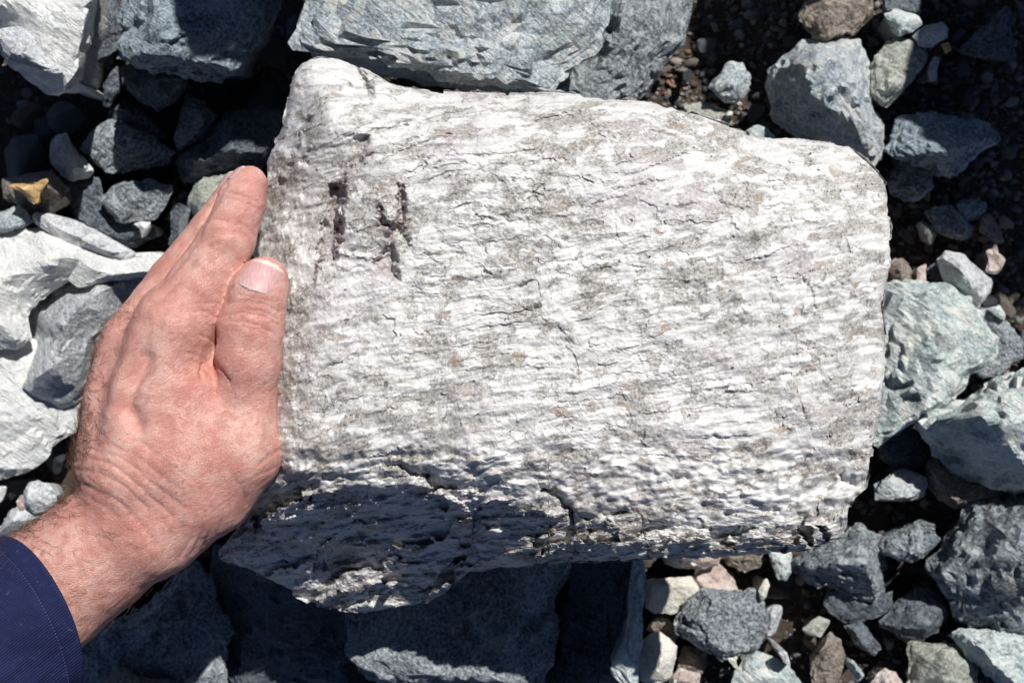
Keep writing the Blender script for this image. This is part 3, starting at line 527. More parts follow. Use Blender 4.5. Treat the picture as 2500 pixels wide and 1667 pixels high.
# fine gravel: nobody could count it
def gravel(name, label, nb, region, smin, smax, mat, seed):
    r = np.random.default_rng(seed); D, Fc = ico(1)
    D = D[:]; V = []; Fs = []
    X = r.uniform(region[0], region[2], nb); Y = r.uniform(region[1], region[3], nb)
    gz = -0.012 + 0.008 * fbm(np.stack([X * 7, Y * 7, X * 0], -1), 4)
    S = smin + (smax - smin) * r.random(nb) ** 2.5
    for k in range(nb):
        A = r.normal(size=(3, 3)) * 0.28 + np.diag([1, 0.8, 0.65])
        V.append(D @ A * S[k] + np.array([X[k], Y[k], gz[k] + S[k] * 0.3])); Fs.append(Fc + k * len(D))
    o = mesh_obj(name, np.concatenate(V), np.concatenate(Fs), mat, shade=False)
    return tag(o, label, 'gravel', kind='stuff')
def gravel_mat():
    t = NT('mixed fine gravel'); g = t.n('NewGeometry')
    c = t.ramp(g.outputs['Random Per Island'], [(0.0, (0.07, 0.06, 0.05)), (0.3, (0.18, 0.155, 0.13)), (0.5, (0.14, 0.15, 0.175)), (0.7, (0.28, 0.235, 0.19)), (0.86, (0.36, 0.36, 0.36)), (0.95, (0.30, 0.12, 0.06)), (1.0, (0.4, 0.4, 0.38))])
    v = t.coord(rnd=False); f = t.noise(v, 900, 3, 0.6)
    return t.done(t.mix(0.5, c, t.mix(1.0, c, t.ramp(f, [(0.3, 0.3), (0.7, 1.0)]), 'MULTIPLY')), 0.85, t.bump(f, 0.5, 0.001), 0.3)
gmat = gravel_mat()
gravel('gravel', 'fine dark gravel filling the upper right between the stones', 9500, (0.08, -0.05, 0.44, 0.32), 0.0011, 0.0042, gmat, 1)
gravel('gravel', 'fine dark gravel between the stones at the lower right', 3000, (0.05, -0.36, 0.46, -0.05), 0.0013, 0.0045, gmat, 2)
gravel('gravel', 'fine dark gravel deep in the gaps at the left', 2600, (-0.46, -0.36, 0.06, 0.36), 0.0015, 0.005, gmat, 3)

# ------------------------------------------------------------------ the white rock in the hand
Z0 = 0.30
K = 1.063
OUT = [(690,150),(676,172),(665,210),(656,260),(646,300),(626,330),(613,365),(610,400),(604,450),(590,560),(588,700),(588,850),(588,1000),(582,1120),(560,1190),(520,1245),(498,1268),(520,1290),(560,1303),(600,1320),(640,1340),(680,1366),(720,1384),(760,1395),(800,1402),(850,1403),(900,1397),(940,1391),(985,1380),(1020,1362),(1050,1335),(1080,1312),(1130,1304),(1200,1300),(1300,1291),(1340,1286),(1390,1291),(1460,1284),(1500,1281),(1600,1284),(1700,1276),(1780,1271),(1860,1261),(1915,1247),(1938,1228),(1947,1205),(1950,1170),(1960,1145),(1985,1118),(1996,1085),(2002,1050),(2012,1010),(2020,950),(2026,900),(2036,830),(2034,780),(2030,740),(2024,700),(2036,650),(2049,610),(2047,560),(2045,520),(2038,440),(2032,418),(2015,395),(1990,370),(1950,337),(1900,325),(1840,319),(1780,316),(1730,310),(1680,291),(1600,263),(1530,241),(1470,231),(1400,229),(1330,216),(1260,211),(1180,213),(1100,212),(1000,208),(930,201),(897,190),(870,172),(840,159),(805,146),(780,137),(740,132),(710,137)]
OUT = np.array(OUT, float) * K
CTRL = [(720,150,-3.3),(690,220,-4.2),(650,330,-5),(640,420,-5.2),(610,600,-4.8),(600,800,-4.6),(600,1000,-4.6),(600,1200,-6.5),(540,1350,-10.5),(700,1440,-13),(900,1490,-13.6),(1080,1445,-12),(1150,1392,-10.5),(1300,1378,-6.2),(1480,1368,-4.4),(1700,1362,-4.0),(1900,1348,-3.4),(2040,1325,-2.4),(2080,1220,-1.7),(2130,1130,-1.1),(2155,950,-0.8),(2160,750,-0.8),(2175,620,-0.9),(2165,470,-1.3),(2110,390,-2.2),(2020,345,-3.2),(1850,335,-3.2),(1700,280,-3.2),(1500,243,-3.3),(1250,225,-3.6),(1000,215,-3.7),(930,195,-3.8),
 (760,200,-2.4),(850,210,-2.5),(740,260,-2.6),(705,300,-3.6),(760,300,-1.5),(800,255,-1.2),(900,258,-1.6),(950,330,-0.6),(1200,320,-.9),(1500,340,-1.0),(1800,420,-.9),(2000,460,-1.0),(2080,480,-1.4),(1100,450,-.2),(1400,500,0),(1700,550,0),(2000,600,-.2),(2100,650,-.35),(1000,700,0),(1300,800,.2),(1600,800,.1),(1900,850,-.1),(2080,850,-.3),(850,800,-.2),(750,800,-.7),(700,900,-1.2),(680,700,-2),(700,550,-2.5),(720,450,-2.6),(690,390,-3.3),(780,420,-1.3),(800,350,-1),(880,420,-.4),(780,640,-1.0),(800,1000,-.2),(1100,1000,.2),(1500,1050,0),(1900,1050,-.3),(2080,1050,-.5),(700,1100,-.9),(750,1150,-1.0),(950,1130,-.5),(1100,1130,-.6),(1200,1180,-.9),(1400,1180,-.8),(1700,1180,-.8),(1950,1180,-1.0),(2050,1200,-1.5),
 (700,1230,-3.6),(900,1230,-3.2),(1100,1240,-3.6),(1300,1270,-2.8),(1500,1280,-1.8),(1700,1280,-1.7),(1900,1270,-1.5),(2000,1260,-1.6),(650,1320,-8.4),(850,1320,-8.7),(1050,1320,-8.0),(1250,1330,-5.6),(1500,1330,-2.9),(1700,1325,-2.7),(1900,1310,-2.3),(750,1400,-11),(900,1420,-11.5),(1050,1390,-10.2)]
def tps_fit(C):
    C = np.array(C, float); P = C[:, :2] / 1000; n = len(P)
    d = np.linalg.norm(P[:, None] - P[None], axis=2)
    Kk = np.where(d > 0, d * d * np.log(d + 1e-12), 0) + np.eye(n) * 2e-4
    Q = np.hstack([np.ones((n, 1)), P]); A = np.block([[Kk, Q], [Q.T, np.zeros((3, 3))]])
    w = np.linalg.solve(A, np.concatenate([C[:, 2], np.zeros(3)])); return P, w
def tps_eval(fit, X, Y):
    P, w = fit; out = w[-3] + w[-2] * X / 1000 + w[-1] * Y / 1000
    for (a, b), k in zip(P, w[:-3]):
        d2 = (X / 1000 - a) ** 2 + (Y / 1000 - b) ** 2
        out = out + k * 0.5 * d2 * np.log(d2 + 1e-12)
    return out
fit = tps_fit(CTRL)
def px_of(zx, zy, sc, pts): return [(zx + a / sc, zy + b / sc) for a, b in pts]
CLEFT1 = px_of(550, 100, 2.613, [(700,925),(745,925),(750,1000),(722,1100),(712,1250),(692,1392),(612,1392),(640,1200),(678,1060)])
BLOCK = px_of(550, 100, 2.613, [(730,1010),(860,985),(1000,1000),(1062,1180),(1075,1250),(1040,1345),(960,1370),(715,1340)])
CLEFT2 = px_of(550, 100, 2.613, [(990,1060),(1020,1165),(1085,1180),(1110,1050),(1120,940),(1145,960),(1150,1160),(1085,1260),(1060,1330),(1085,1420),(1090,1530),(1010,1500),(955,1400),(1040,1300),(1050,1210),(990,1180)])
CRACKS = [  # photo-pixel polylines, depth cm, half width px
 (px_of(550,100,2.613,[(1100,1200),(1160,1280),(1230,1370),(1330,1375),(1480,1358),(1560,1385),(1610,1440),(1680,1500)]), 0.40, 7),
 (px_of(550,100,2.613,[(905,640),(925,700),(860,780),(790,850),(720,930)]), 0.55, 9),
 (px_of(550,100,2.613,[(640,380),(560,450),(505,540),(480,640),(500,760)]), 0.45, 10),
 (px_of(550,100,2.613,[(640,1440),(760,1470),(890,1440)]), 0.35, 6),
 (px_of(550,100,2.613,[(1500,1180),(1600,1140),(1700,1130),(1829,1110)]), 0.28, 5),
 (px_of(550,100,2.613,[(1560,1220),(1640,1180),(1720,1150)]), 0.25, 4),
 (px_of(600,700,2.613,[(930,1140),(1020,1170),(1120,1190),(1200,1250),(1300,1310),(1400,1350)]), 0.75, 14),
 (px_of(600,700,2.613,[(840,1220),(900,1210),(960,1260)]), 0.4, 9),
 (px_of(600,700,2.613,[(1890,1300),(1970,1310),(2050,1400),(2080,1480)]), 0.6, 11),
 (px_of(600,700,2.613,[(1560,1040),(1500,1080),(1400,1090)]), 0.22, 8),
 (px_of(1300,700,2.24,[(50,1110),(120,1120),(190,1230),(300,1250),(480,1230),(600,1240)]), 0.55, 10),
 (px_of(1300,700,2.24,[(720,1010),(800,1080),(900,1060)]), 0.35, 12),
 (px_of(1300,700,2.24,[(560,1340),(720,1300),(860,1310),(1000,1330)]), 0.45, 9),
 (px_of(1300,700,2.24,[(1620,1100),(1700,1060),(1790,1070)]), 0.5, 12),
 (px_of(1300,700,2.24,[(1060,1240),(1200,1235),(1330,1220)]), 0.3, 8),
 (px_of(1200,200,2.352,[(1740,1110),(1840,1095),(1870,1080),(1880,1060)]), 0.25, 4),
 (px_of(1200,200,2.352,[(1790,1130),(1830,1220),(1850,1300)]), 0.2, 4),
 (px_of(1200,200,2.352,[(700,610),(860,600),(900,570),(1050,560)]), 0.22, 5),
 (px_of(1200,200,2.352,[(1300,660),(1400,720),(1560,740),(1700,700)]), 0.22, 6),
 (px_of(1200,200,2.352,[(1640,830),(1720,800),(1820,800)]), 0.22, 6),
 (px_of(1200,200,2.352,[(600,680),(760,650),(900,660)]), 0.15, 6),
 (px_of(1200,200,2.352,[(0,790),(150,800)]), 0.2, 8),
]
STEP1 = [(913,232),(850,238),(799,247),(764,272),(737,314),(730,349),(700,420),(560,440),(560,100),(840,100),(900,200)]
STEP2 = [(905,335),(879,391),(825,452),(806,513),(783,628),(765,690),(700,730),(560,760),(560,440),(700,420),(730,349),(770,318),(840,322)]
def v_mean(poly): return sum(b for a, b in poly) / len(poly)
def rock_height(u, v):
    """height in cm above the flat top of the rock at photo pixel (u, v)"""
    Q = np.stack([u / 100, v / 100, 0 * u], -1)
    wu = u + 9 * fbm(Q * 1.7, 3) + 6 * fbm(Q * 7, 3, 0.6); wv = v + 9 * fbm(Q * 1.7 + 40, 3) + 6 * fbm(Q * 7 + 9, 3, 0.6)
    h = tps_eval(fit, u, v)
    d = seg_dist(u, v, OUT, True)
    h -= 0.6 * (1 - np.sqrt(1 - np.clip(1 - d / 13, 0, 1) ** 2))
    ang = math.radians(9); ca, sa = math.cos(ang), math.sin(ang)
    bend = 14 * fbm(Q * 0.5 + 3, 2)
    fx = (ca * u - sa * v) / 100; fy = (sa * u + ca * v + bend) / 100
    fib = np.stack([fx * 1.1, fy * 9.0, 0 * fx], -1)
    plate = np.stack([fx * 1.0, fy * 3.6, 0 * fx + 7], -1)
    flat = smooth(-4.5, -1.0, h)
    amp = 0.35 + 0.65 * smooth(-0.25, 0.35, fbm(Q * 0.7 + 21, 2))
    h += (0.028 * fbm(fib, 2, 0.6)) * (0.4 + 0.6 * flat) * amp
    pl = fbm(plate, 3)
    h += 0.075 * (np.floor(pl * 3.0) / 3.0 + 0.35 * pl) * (0.5 + 0.8 * amp) * flat
    h += 0.17 * fbm(Q * 1.3 + 5, 3, 0.5)
    a2 = math.radians(9) + 0.35 * (cells(Q * 0.45 + 60, 2)[0][..., 0] - 0.4)      # blades lie in bundles of slightly different lay
    bx, by = np.cos(a2) * u - np.sin(a2) * v, np.sin(a2) * u + np.cos(a2) * v + bend
    bl = np.stack([bx / 260, by / 24, 0 * u], -1) + 0.25 * np.stack([fbm(Q * 4, 2), fbm(Q * 4 + 8, 2), 0 * u], -1)
    h += 0.085 * facet(bl, 2, 0.8) * (0.35 + 0.8 * amp)
    bl2 = np.stack([bx / 60 + 9, by / 46, 0 * u], -1) + 0.3 * np.stack([fbm(Q * 5 + 2, 2), fbm(Q * 5 + 6, 2), 0 * u], -1)
    h += 0.09 * facet(bl2, 2, 1.0) * (1.15 - 0.8 * amp)
    h += 0.025 * fbm(Q * 11 + 31, 2, 0.6)
    low = 1 - smooth(-2.6, -1.2, h)                                   # the broken lower face: ledges
    led = fbm(np.stack([fx * 0.9, fy * 4.2, 0 * fx + 50], -1), 3)
    h += low * smooth(1130, 1200, v) * (0.45 * np.floor(led * 3.2) / 3.2 + 1.0 * facet(np.stack([bx / 210, by / 55, 0 * u], -1) + 0.3 * np.stack([fbm(Q * 3, 2), fbm(Q * 3 + 8, 2), 0 * u], -1), 2, 0.9) + 0.40 * fbm(np.stack([fx * 1.6, fy * 3.2, 0 * fx + 77], -1), 4, 0.55))
    edge = smooth(1040, 1130, v) * (1 - smooth(1230, 1330, v))
    h += edge * 0.45 * fbm(np.stack([fx * 1.6, fy * 2.6, 0 * fx + 90], -1), 3)
    left = 1 - smooth(690, 800, u)
    h += left * 0.22 * fbm(Q * 2.4 + 70, 4, 0.6)
    h += 0.45 * smooth(9, -3, signed(wu, wv, BLOCK)) - 0.7 * smooth(520, 640, v) * smooth(6, -6, signed(wu, wv, BLOCK))
    h -= 0.75 * smooth(9, -9, signed(wu, wv, STEP1)) + 0.8 * smooth(9, -9, signed(wu, wv, STEP2)) * smooth(325, 440, v + 0.5 * (u - 800))
    h -= 1.3 * smooth(9, -12, signed(wu, wv, CLEFT1) - 5 + 6 * fbm(Q * 3.3 + 15, 3))
    h -= 0.7 * smooth(10, -9, signed(wu, wv, CLEFT2) + 9 * fbm(Q * 3.3 + 12, 3))
    cm = np.clip(0.6 + 1.6 * fbm(Q * 1.8 + 30, 2), 0.0, 1.3)
    for poly, dep, wd in CRACKS:
        a_ = np.array(poly); r_ = 3 * wd + 30
        if not (((u > a_[:, 0].min() - r_) & (u < a_[:, 0].max() + r_) & (v > a_[:, 1].min() - r_) & (v < a_[:, 1].max() + r_)).any()): continue
        h -= dep * (0.62 if v_mean(poly) < 1080 else 1.0) * np.exp(-(seg_dist(wu, wv, poly, False) / (wd * 0.8)) ** 2) * cm
    return h
NT_, NR = 1100, 300
cx, cy = 1340.0, 790.0
cum = np.concatenate([[0], np.cumsum(np.linalg.norm(np.roll(OUT, -1, 0) - OUT, axis=1))]); tt = np.linspace(0, cum[-1], NT_, endpoint=False)
cl = np.vstack([OUT, OUT[:1]])
RX, RY = np.interp(tt, cum, cl[:, 0]), np.interp(tt, cum, cl[:, 1])
for _ in range(1): RX = 0.25 * np.roll(RX, 1) + 0.5 * RX + 0.25 * np.roll(RX, -1); RY = 0.25 * np.roll(RY, 1) + 0.5 * RY + 0.25 * np.roll(RY, -1)
jn = np.stack([RX / 40, RY / 40, 0 * RX], -1)
jx, jy = RX - cx, RY - cy; jl = np.hypot(jx, jy)
jit = 4.0 * fbm(jn, 3) + 3 * perlin(jn * 3.1) + 9 * facet(jn * 0.9 + 3, 2, 0.3)
RX, RY = RX + jx / jl * jit, RY + jy / jl * jit
fr = (np.arange(NR) + 0.5) / (NR - 0.5); fr = fr ** 0.8
UU = cx + (RX - cx)[None] * fr[:, None]; VV = cy + (RY - cy)[None] * fr[:, None]
HH = rock_height(UU, VV)
top_pts = U(UU, VV, Z0 + HH / 100.0)
# the hidden underside: draws in and down to a blunt foot
rim = top_pts[-1]; cen = np.array([0.018, 0.0, 0.0]); under = []
NB = 34
for k in range(1, NB + 1):
    t = k / NB
    sh = 1 - 0.13 * t - 0.71 * t ** 3
    q = np.empty_like(rim); q[:, :2] = cen[:2] + (rim[:, :2] - cen[:2]) * sh
    zb = 0.09; q[:, 2] = rim[:, 2] + (zb - rim[:, 2]) * (1 - (1 - t) ** 1.25)
    q = q + (0.003 * fbm(q * 60, 4) * min(1, k / 9))[:, None] * np.array([1, 1, 0.6]); under.append(q)
allp = np.concatenate([top_pts, np.array(under)])
nr = allp.shape[0]
idx = np.arange(nr * NT_).reshape(nr, NT_); nx = np.roll(idx, -1, 1)
F = np.stack([idx[:-1], idx[1:], nx[1:], nx[:-1]], -1).reshape(-1, 4)
V = allp.reshape(-1, 3)
V = np.vstack([V, top_pts[0].mean(0)[None], under[-1].mean(0)[None]])
# the two caps are narrow fans of degenerate quads
ct_, cb_ = len(V) - 2, len(V) - 1
F1 = np.stack([np.full(NT_, ct_), idx[0], nx[0]], -1); F2 = np.stack([np.full(NT_, cb_), nx[-1], idx[-1]], -1)
tri = np.concatenate([F[:, [0, 1, 2]], F[:, [0, 2, 3]], F1, F2])

def white_rock_mat():
    t = NT('white fibrous crystal rock')
    v = t.coord(rnd=False)
    nv = t.n('TexNoise'); nv.inputs['Scale'].default_value = 60; nv.inputs['Detail'].default_value = 3; t.l(v, nv.inputs['Vector'])
    def bent(rot, scale, amt):
        w = t.n('VectorMath', operation='MULTIPLY_ADD'); t.l(nv.outputs['Color'], w.inputs[0]); w.inputs[1].default_value = amt
        t.l(t.coord(rnd=False, rot=(0, 0, math.radians(rot)), scale=scale), w.inputs[2]); return w.outputs[0]
    def vor(vec, scale, feature='F1'):
        x = t.n('TexVoronoi', feature=feature); x.inputs['Scale'].default_value = scale; t.l(vec, x.inputs['Vector']); return x
    f1 = bent(-7, (0.9, 6.5, 2), (0.006, 0.03, 0.006)); f2 = bent(-10, (1, 1.7, 1.3), (0.010, 0.018, 0.008))
    blade = vor(f1, 80); chunk = vor(f2, 130)
    sep = t.n('SeparateColor'); t.l(blade.outputs['Color'], sep.inputs[0]); rb = sep.outputs[0]
    sep2 = t.n('SeparateColor'); t.l(chunk.outputs['Color'], sep2.inputs[0]); rc = sep2.outputs[0]
    soft = t.noise(f2, 34, 6, 0.68, 0.6); fine = t.noise(v, 620, 4, 0.75); where = t.noise(v, 13, 3, 0.5)
    white = t.ramp(rb, [(0.0, (0.54, 0.525, 0.50)), (0.35, (0.635, 0.622, 0.60)), (1.0, (0.75, 0.74, 0.725))])
    # grey translucent patches, gathered where the soft noise is high and broken up crystal by crystal
    g = t.math('ADD', t.math('MULTIPLY', soft, 1.0), t.math('ADD', t.math('MULTIPLY', rc, 0.16), t.math('MULTIPLY', where, 0.25)))
    m = t.ramp(g, [(0.69, 0.0), (0.755, 0.7), (0.86, 1.0)])
    col = t.mix(t.math('MULTIPLY', m, 0.78), white, (0.31, 0.285, 0.255))
    sp = t.ramp(fine, [(0.40, 1.0), (0.50, 0.0)])
    col = t.mix(t.math('MULTIPLY', t.math('ADD', t.math('MULTIPLY', m, 0.7), 0.13), sp), col, (0.12, 0.105, 0.09))
    br = t.ramp(t.math('ADD', t.math('MULTIPLY', rc, 0.4), t.noise(f2, 60, 4, 0.6)), [(0.925, 0.0), (0.98, 0.7)])
    col = t.mix(br, col, (0.34, 0.26, 0.20))
    mauve = t.ramp(t.noise(v, 22, 3, 0.5), [(0.55, 0.0), (0.68, 0.35)])
    col = t.mix(mauve, col, (0.60, 0.54, 0.57))
    ed = vor(f1, 52, 'DISTANCE_TO_EDGE')
    ck = t.math('MULTIPLY', t.ramp(ed.outputs['Distance'], [(0.0, 1.0), (0.03, 0.0)]), t.ramp(where, [(0.48, 0.0), (0.60, 0.6)]))
    col = t.mix(ck, col, (0.16, 0.13, 0.115))
    col = t.mix(t.ramp(fine, [(0.57, 0.0), (0.68, 0.75)]), col, (0.82, 0.815, 0.815))
    rust = t.ramp(t.noise(v, 38, 6, 0.75), [(0.68, 0.0), (0.75, 0.6)])
    col = t.mix(rust, col, (0.50, 0.33, 0.18))
    dk = t.ramp(t.noise(v, 190, 2, 0.5), [(0.72, 0.0), (0.75, 0.9)])
    col = t.mix(dk, col, (0.07, 0.07, 0.075))
    at = t.n('Attribute', attribute_name='cleft_tone')
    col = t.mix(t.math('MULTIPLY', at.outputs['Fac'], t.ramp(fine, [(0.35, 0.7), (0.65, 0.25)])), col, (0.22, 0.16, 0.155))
    h = t.math('ADD', t.math('ADD', t.math('MULTIPLY', rb, 0.45), t.math('MULTIPLY', rc, 0.35)), t.math('SUBTRACT', t.math('MULTIPLY', fine, 0.9), t.math('MULTIPLY', m, 0.3)))
    nb = t.bump(h, 0.42, 0.0016)
    return t.done(col, t.ramp(rb, [(0.2, 0.62), (0.9, 0.38)]), nb, 0.45)
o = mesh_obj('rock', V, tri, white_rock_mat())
o.data.set_sharp_from_angle(angle=math.radians(62))
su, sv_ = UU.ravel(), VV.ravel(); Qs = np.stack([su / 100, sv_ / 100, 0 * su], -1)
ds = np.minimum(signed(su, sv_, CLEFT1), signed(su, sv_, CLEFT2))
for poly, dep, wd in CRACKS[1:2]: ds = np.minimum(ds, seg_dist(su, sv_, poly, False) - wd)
ctone = smooth(20, -8, ds + 16 * fbm(Qs * 3 + 4, 3))  # darker brown in and around the clefts and one crack
full = np.zeros(len(V), np.float32); full[:len(ctone)] = ctone
o.data.attributes.new('cleft_tone', 'FLOAT', 'POINT').data.foreach_set('value', full)
tag(o, 'large white fibrous crystal rock with flat face, gripped by the hand', 'rock')
# the boulder it rests on
far = build_rock('boulder', 'dark boulder that the white rock rests on', 'boulder', 'P', [(900,560),(1500,520),(1760,800),(1600,1080),(1200,1150),(880,980)], 9.0, 5.0, 'dark', [], 1)

# ------------------------------------------------------------------ the hand and forearm
HS = SENSOR / LENS * (CAM_Z - 0.30) / PW        # metres per photo pixel near the hand
HZ = Z0 - 0.009
def hp(x, y, z): 
    zz = HZ + z * HS
    return U(x, y, zz)
CH = dict(
 palm=[[(428,785,0,99),(375,960,-6,102),(340,1130,-14,110)], [(330,838,-84,86),(300,980,-84,94),(290,1130,-86,108)], [(305,870,-170,80),(290,1130,-150,98)], [(295,920,-245,70),(300,1150,-215,85)],
       [(602,960,-22,77),(570,1090,-52,126),(500,1175,-74,136)], [(450,960,-14,98),(430,1110,-20,118)], [(515,900,-62,60),(538,800,-84,56),(552,730,-92,50)],
       [(345,1160,-50,135),(340,1268,-104,152),(230,1352,-116,157),(110,1446,-122,168),(-190,1675,-132,190)], [(500,1175,-90,130),(380,1260,-100,150)]],
 index=[[(434,785,0,100),(484,708,-2,81),(555,586,-8,68),(591,487,-20,59),(607,452,-26,48)]],
 middle=[[(330,838,-84,84),(432,686,-100,68),(518,570,-108,60),(562,496,-116,47),(580,452,-120,38)]],
 ring=[[(305,870,-170,78),(430,705,-196,61),(522,590,-204,54),(568,505,-210,44),(586,446,-214,36)]],
 little=[[(295,920,-245,68),(405,770,-276,52),(480,660,-284,46),(520,590,-288,40),(532,560,-290,33)]],
 thumb=[[(598,965,-20,78),(606,880,4,78),(613,796,12,79),(631,718,16,71),(645,684,10,60)]],
)
lo = np.array([*hp(-260, 1960, 0)[:2], HZ - 0.105]); hi = np.array([*hp(760, 360, 0)[:2], HZ + 0.035])
VS = 0.00135
gxs = [np.arange(lo[k], hi[k], VS, dtype=np.float32) for k in range(3)]
def rcone(P, a, b, ra, rb):
    ba = (b - a).astype(np.float32); L2 = float(ba @ ba)
    pa = P - a.astype(np.float32)
    t = np.clip((pa @ ba) / L2, 0, 1)
    d = np.sqrt(np.maximum(((pa - t[..., None] * ba) ** 2).sum(-1), 1e-12))
    return d - (ra + (rb - ra) * t)
def smin(a, b, k):
    h = np.maximum(k - np.abs(a - b), 0) / k
    return np.minimum(a, b) - h * h * k * 0.25
def chain(P, pts, k):
    d = None
    for a, b in zip(pts[:-1], pts[1:]):
        e = rcone(P, hp(*a[:3]), hp(*b[:3]), a[3] * HS, b[3] * HS)
        d = e if d is None else smin(d, e, k)
    return d
def hand_sdf(P):
    px = HS
    palm = None
    for c in CH['palm']:
        e = chain(P, c, 14 * px); palm = e if palm is None else smin(palm, e, 34 * px)
    d = smin(palm, chain(P, CH['index'][0], 10 * px), 16 * px)
    d = smin(d, chain(P, CH['middle'][0], 10 * px), 3 * px)
    d = smin(d, chain(P, CH['ring'][0], 10 * px), 5 * px)
    d = smin(d, chain(P, CH['little'][0], 10 * px), 5 * px)
    d = smin(d, chain(P, CH['thumb'][0], 16 * px), 4 * px)
    return d
BL = 6                                            # evaluate the field only in blocks near the surface
nb3 = [int(math.ceil(len(g) / BL)) for g in gxs]
gxs = [lo[k] + VS * np.arange(nb3[k] * BL, dtype=np.float32) for k in range(3)]
cc = np.stack(np.meshgrid(*[lo[k] + VS * (np.arange(nb3[k]) * BL + (BL - 1) / 2) for k in range(3)], indexing='ij'), -1).astype(np.float32)
cs = hand_sdf(cc)
SD = np.repeat(np.repeat(np.repeat(cs, BL, 0), BL, 1), BL, 2)
near = np.abs(cs) < VS * BL * 1.25 + 0.002
msk = np.repeat(np.repeat(np.repeat(near, BL, 0), BL, 1), BL, 2)
ijk = np.argwhere(msk); PT = np.stack([gxs[k][ijk[:, k]] for k in range(3)], -1).astype(np.float32)
SD[msk] = hand_sdf(PT)
def surface_nets(S, lo, h):
    ins = S < 0
    nx_, ny_, nz_ = S.shape
    c = np.zeros((nx_ - 1, ny_ - 1, nz_ - 1), np.int8)
    for dx in (0, 1):
        for dy in (0, 1):
            for dz in (0, 1): c += ins[dx:nx_ - 1 + dx, dy:ny_ - 1 + dy, dz:nz_ - 1 + dz]
    act = (c > 0) & (c < 8)
    vid = -np.ones(act.shape, np.int32); ii = np.argwhere(act); vid[act] = np.arange(len(ii))
    acc = np.zeros((len(ii), 3)); cnt = np.zeros(len(ii))
    corners = [(a, b, d) for a in (0, 1) for b in (0, 1) for d in (0, 1)]
    for p in corners:
        for ax in range(3):
            if p[ax] == 1: continue
            q = list(p); q[ax] = 1
            s0 = S[ii[:, 0] + p[0], ii[:, 1] + p[1], ii[:, 2] + p[2]]; s1 = S[ii[:, 0] + q[0], ii[:, 1] + q[1], ii[:, 2] + q[2]]
            m = (s0 < 0) != (s1 < 0); t = np.where(m, s0 / np.where(m, s0 - s1, 1), 0)
            pos = np.tile(np.array(p, float), (len(ii), 1)); pos[:, ax] = t
            acc[m] += pos[m]; cnt[m] += 1
    V = (ii + acc / cnt[:, None]) * h + lo
    Fs = []
    for ax in range(3):
        o1, o2 = (ax + 1) % 3, (ax + 2) % 3
        sl0 = [slice(1, -1)] * 3; sl0[ax] = slice(0, -1); sl1 = list(sl0); sl1[ax] = slice(1, None)
        a = ins[tuple(sl0)]; b = ins[tuple(sl1)]
        e = np.argwhere(a != b); fl = a[tuple(e.T)]
        off = np.ones(3, int); off[ax] = 0; e = e + off
        def vv(d1, d2):
            q = e.copy(); q[:, o1] -= d1; q[:, o2] -= d2; return vid[tuple(q.T)]
        f = np.stack([vv(1, 1), vv(0, 1), vv(0, 0), vv(1, 0)], -1)
        f[~fl] = f[~fl][:, ::-1]; Fs.append(f)
    return V, np.concatenate(Fs)
HV, HF = surface_nets(SD, lo, VS)
def skin_mat():
    t = NT('sunburnt skin'); v = t.coord(rnd=False)
    big = t.noise(v, 38, 4, 0.6, 0.5); mid = t.noise(v, 160, 5, 0.65); fine = t.noise(v, 900, 3, 0.6)
    col = t.ramp(big, [(0.36, (0.78, 0.46, 0.385)), (0.50, (0.725, 0.375, 0.31)), (0.62, (0.635, 0.285, 0.23))])
    col = t.mix(t.ramp(mid, [(0.47, 0.0), (0.62, 0.55)]), col, (0.54, 0.225, 0.17))
    col = t.mix(t.ramp(mid, [(0.28, 0.45), (0.45, 0.0)]), col, (0.74, 0.50, 0.40))
    fr = t.n('TexVoronoi'); fr.inputs['Scale'].default_value = 75; fr.inputs['Randomness'].default_value = 1; t.l(v, fr.inputs['Vector'])
    fm = t.math('MULTIPLY', t.ramp(fr.outputs['Distance'], [(0.09, 0.8), (0.20, 0.0)]), t.ramp(t.noise(v, 30, 2), [(0.52, 0.0), (0.58, 1.0)]))
    col = t.mix(fm, col, (0.33, 0.13, 0.075))
    cells = t.n('TexVoronoi', feature='DISTANCE_TO_EDGE'); cells.inputs['Scale'].default_value = 640
    sv = t.coord(rnd=False, rot=(0, 0, 0.65), scale=(1, 2.1, 1.4)); t.l(sv, cells.inputs['Vector'])
    ln = t.ramp(cells.outputs['Distance'], [(0.0, 0.0), (0.16, 1.0)])
    lines = t.noise(t.coord(rnd=False, rot=(0, 0, -0.6), scale=(1, 5, 2)), 130, 5, 0.6)
    col = t.mix(t.ramp(lines, [(0.33, 0.4), (0.43, 0.0)]), col, (0.46, 0.17, 0.125))
    h = t.math('ADD', t.math('MULTIPLY', ln, 0.30), t.math('ADD', t.math('MULTIPLY', lines, 0.45), t.math('MULTIPLY', fine, 0.35)))
    nb = t.bump(h, 0.8, 0.0011)
    t.b.inputs['Subsurface Weight'].default_value = 0.12
    t.b.inputs['Subsurface Radius'].default_value = (1.0, 0.35, 0.2)
    t.b.inputs['Subsurface Scale'].default_value = 0.0025
    return t.done(col, t.ramp(mid, [(0.3, 0.36), (0.7, 0.52)]), nb, 0.45)
tmp = mesh_obj('tmp_hand', HV, HF, skin_mat())
sm = tmp.modifiers.new('s', 'SMOOTH'); sm.factor = 0.5; sm.iterations = 4
sb = tmp.modifiers.new('d', 'SUBSURF'); sb.levels = 1; sb.render_levels = 1
me = bpy.data.meshes.new_from_object(tmp.evaluated_get(bpy.context.evaluated_depsgraph_get()))
bpy.data.objects.remove(tmp)
me.name = 'person'
nv = len(me.vertices); co = np.empty(nv * 3, np.float32); me.vertices.foreach_get('co', co); co = co.reshape(-1, 3)
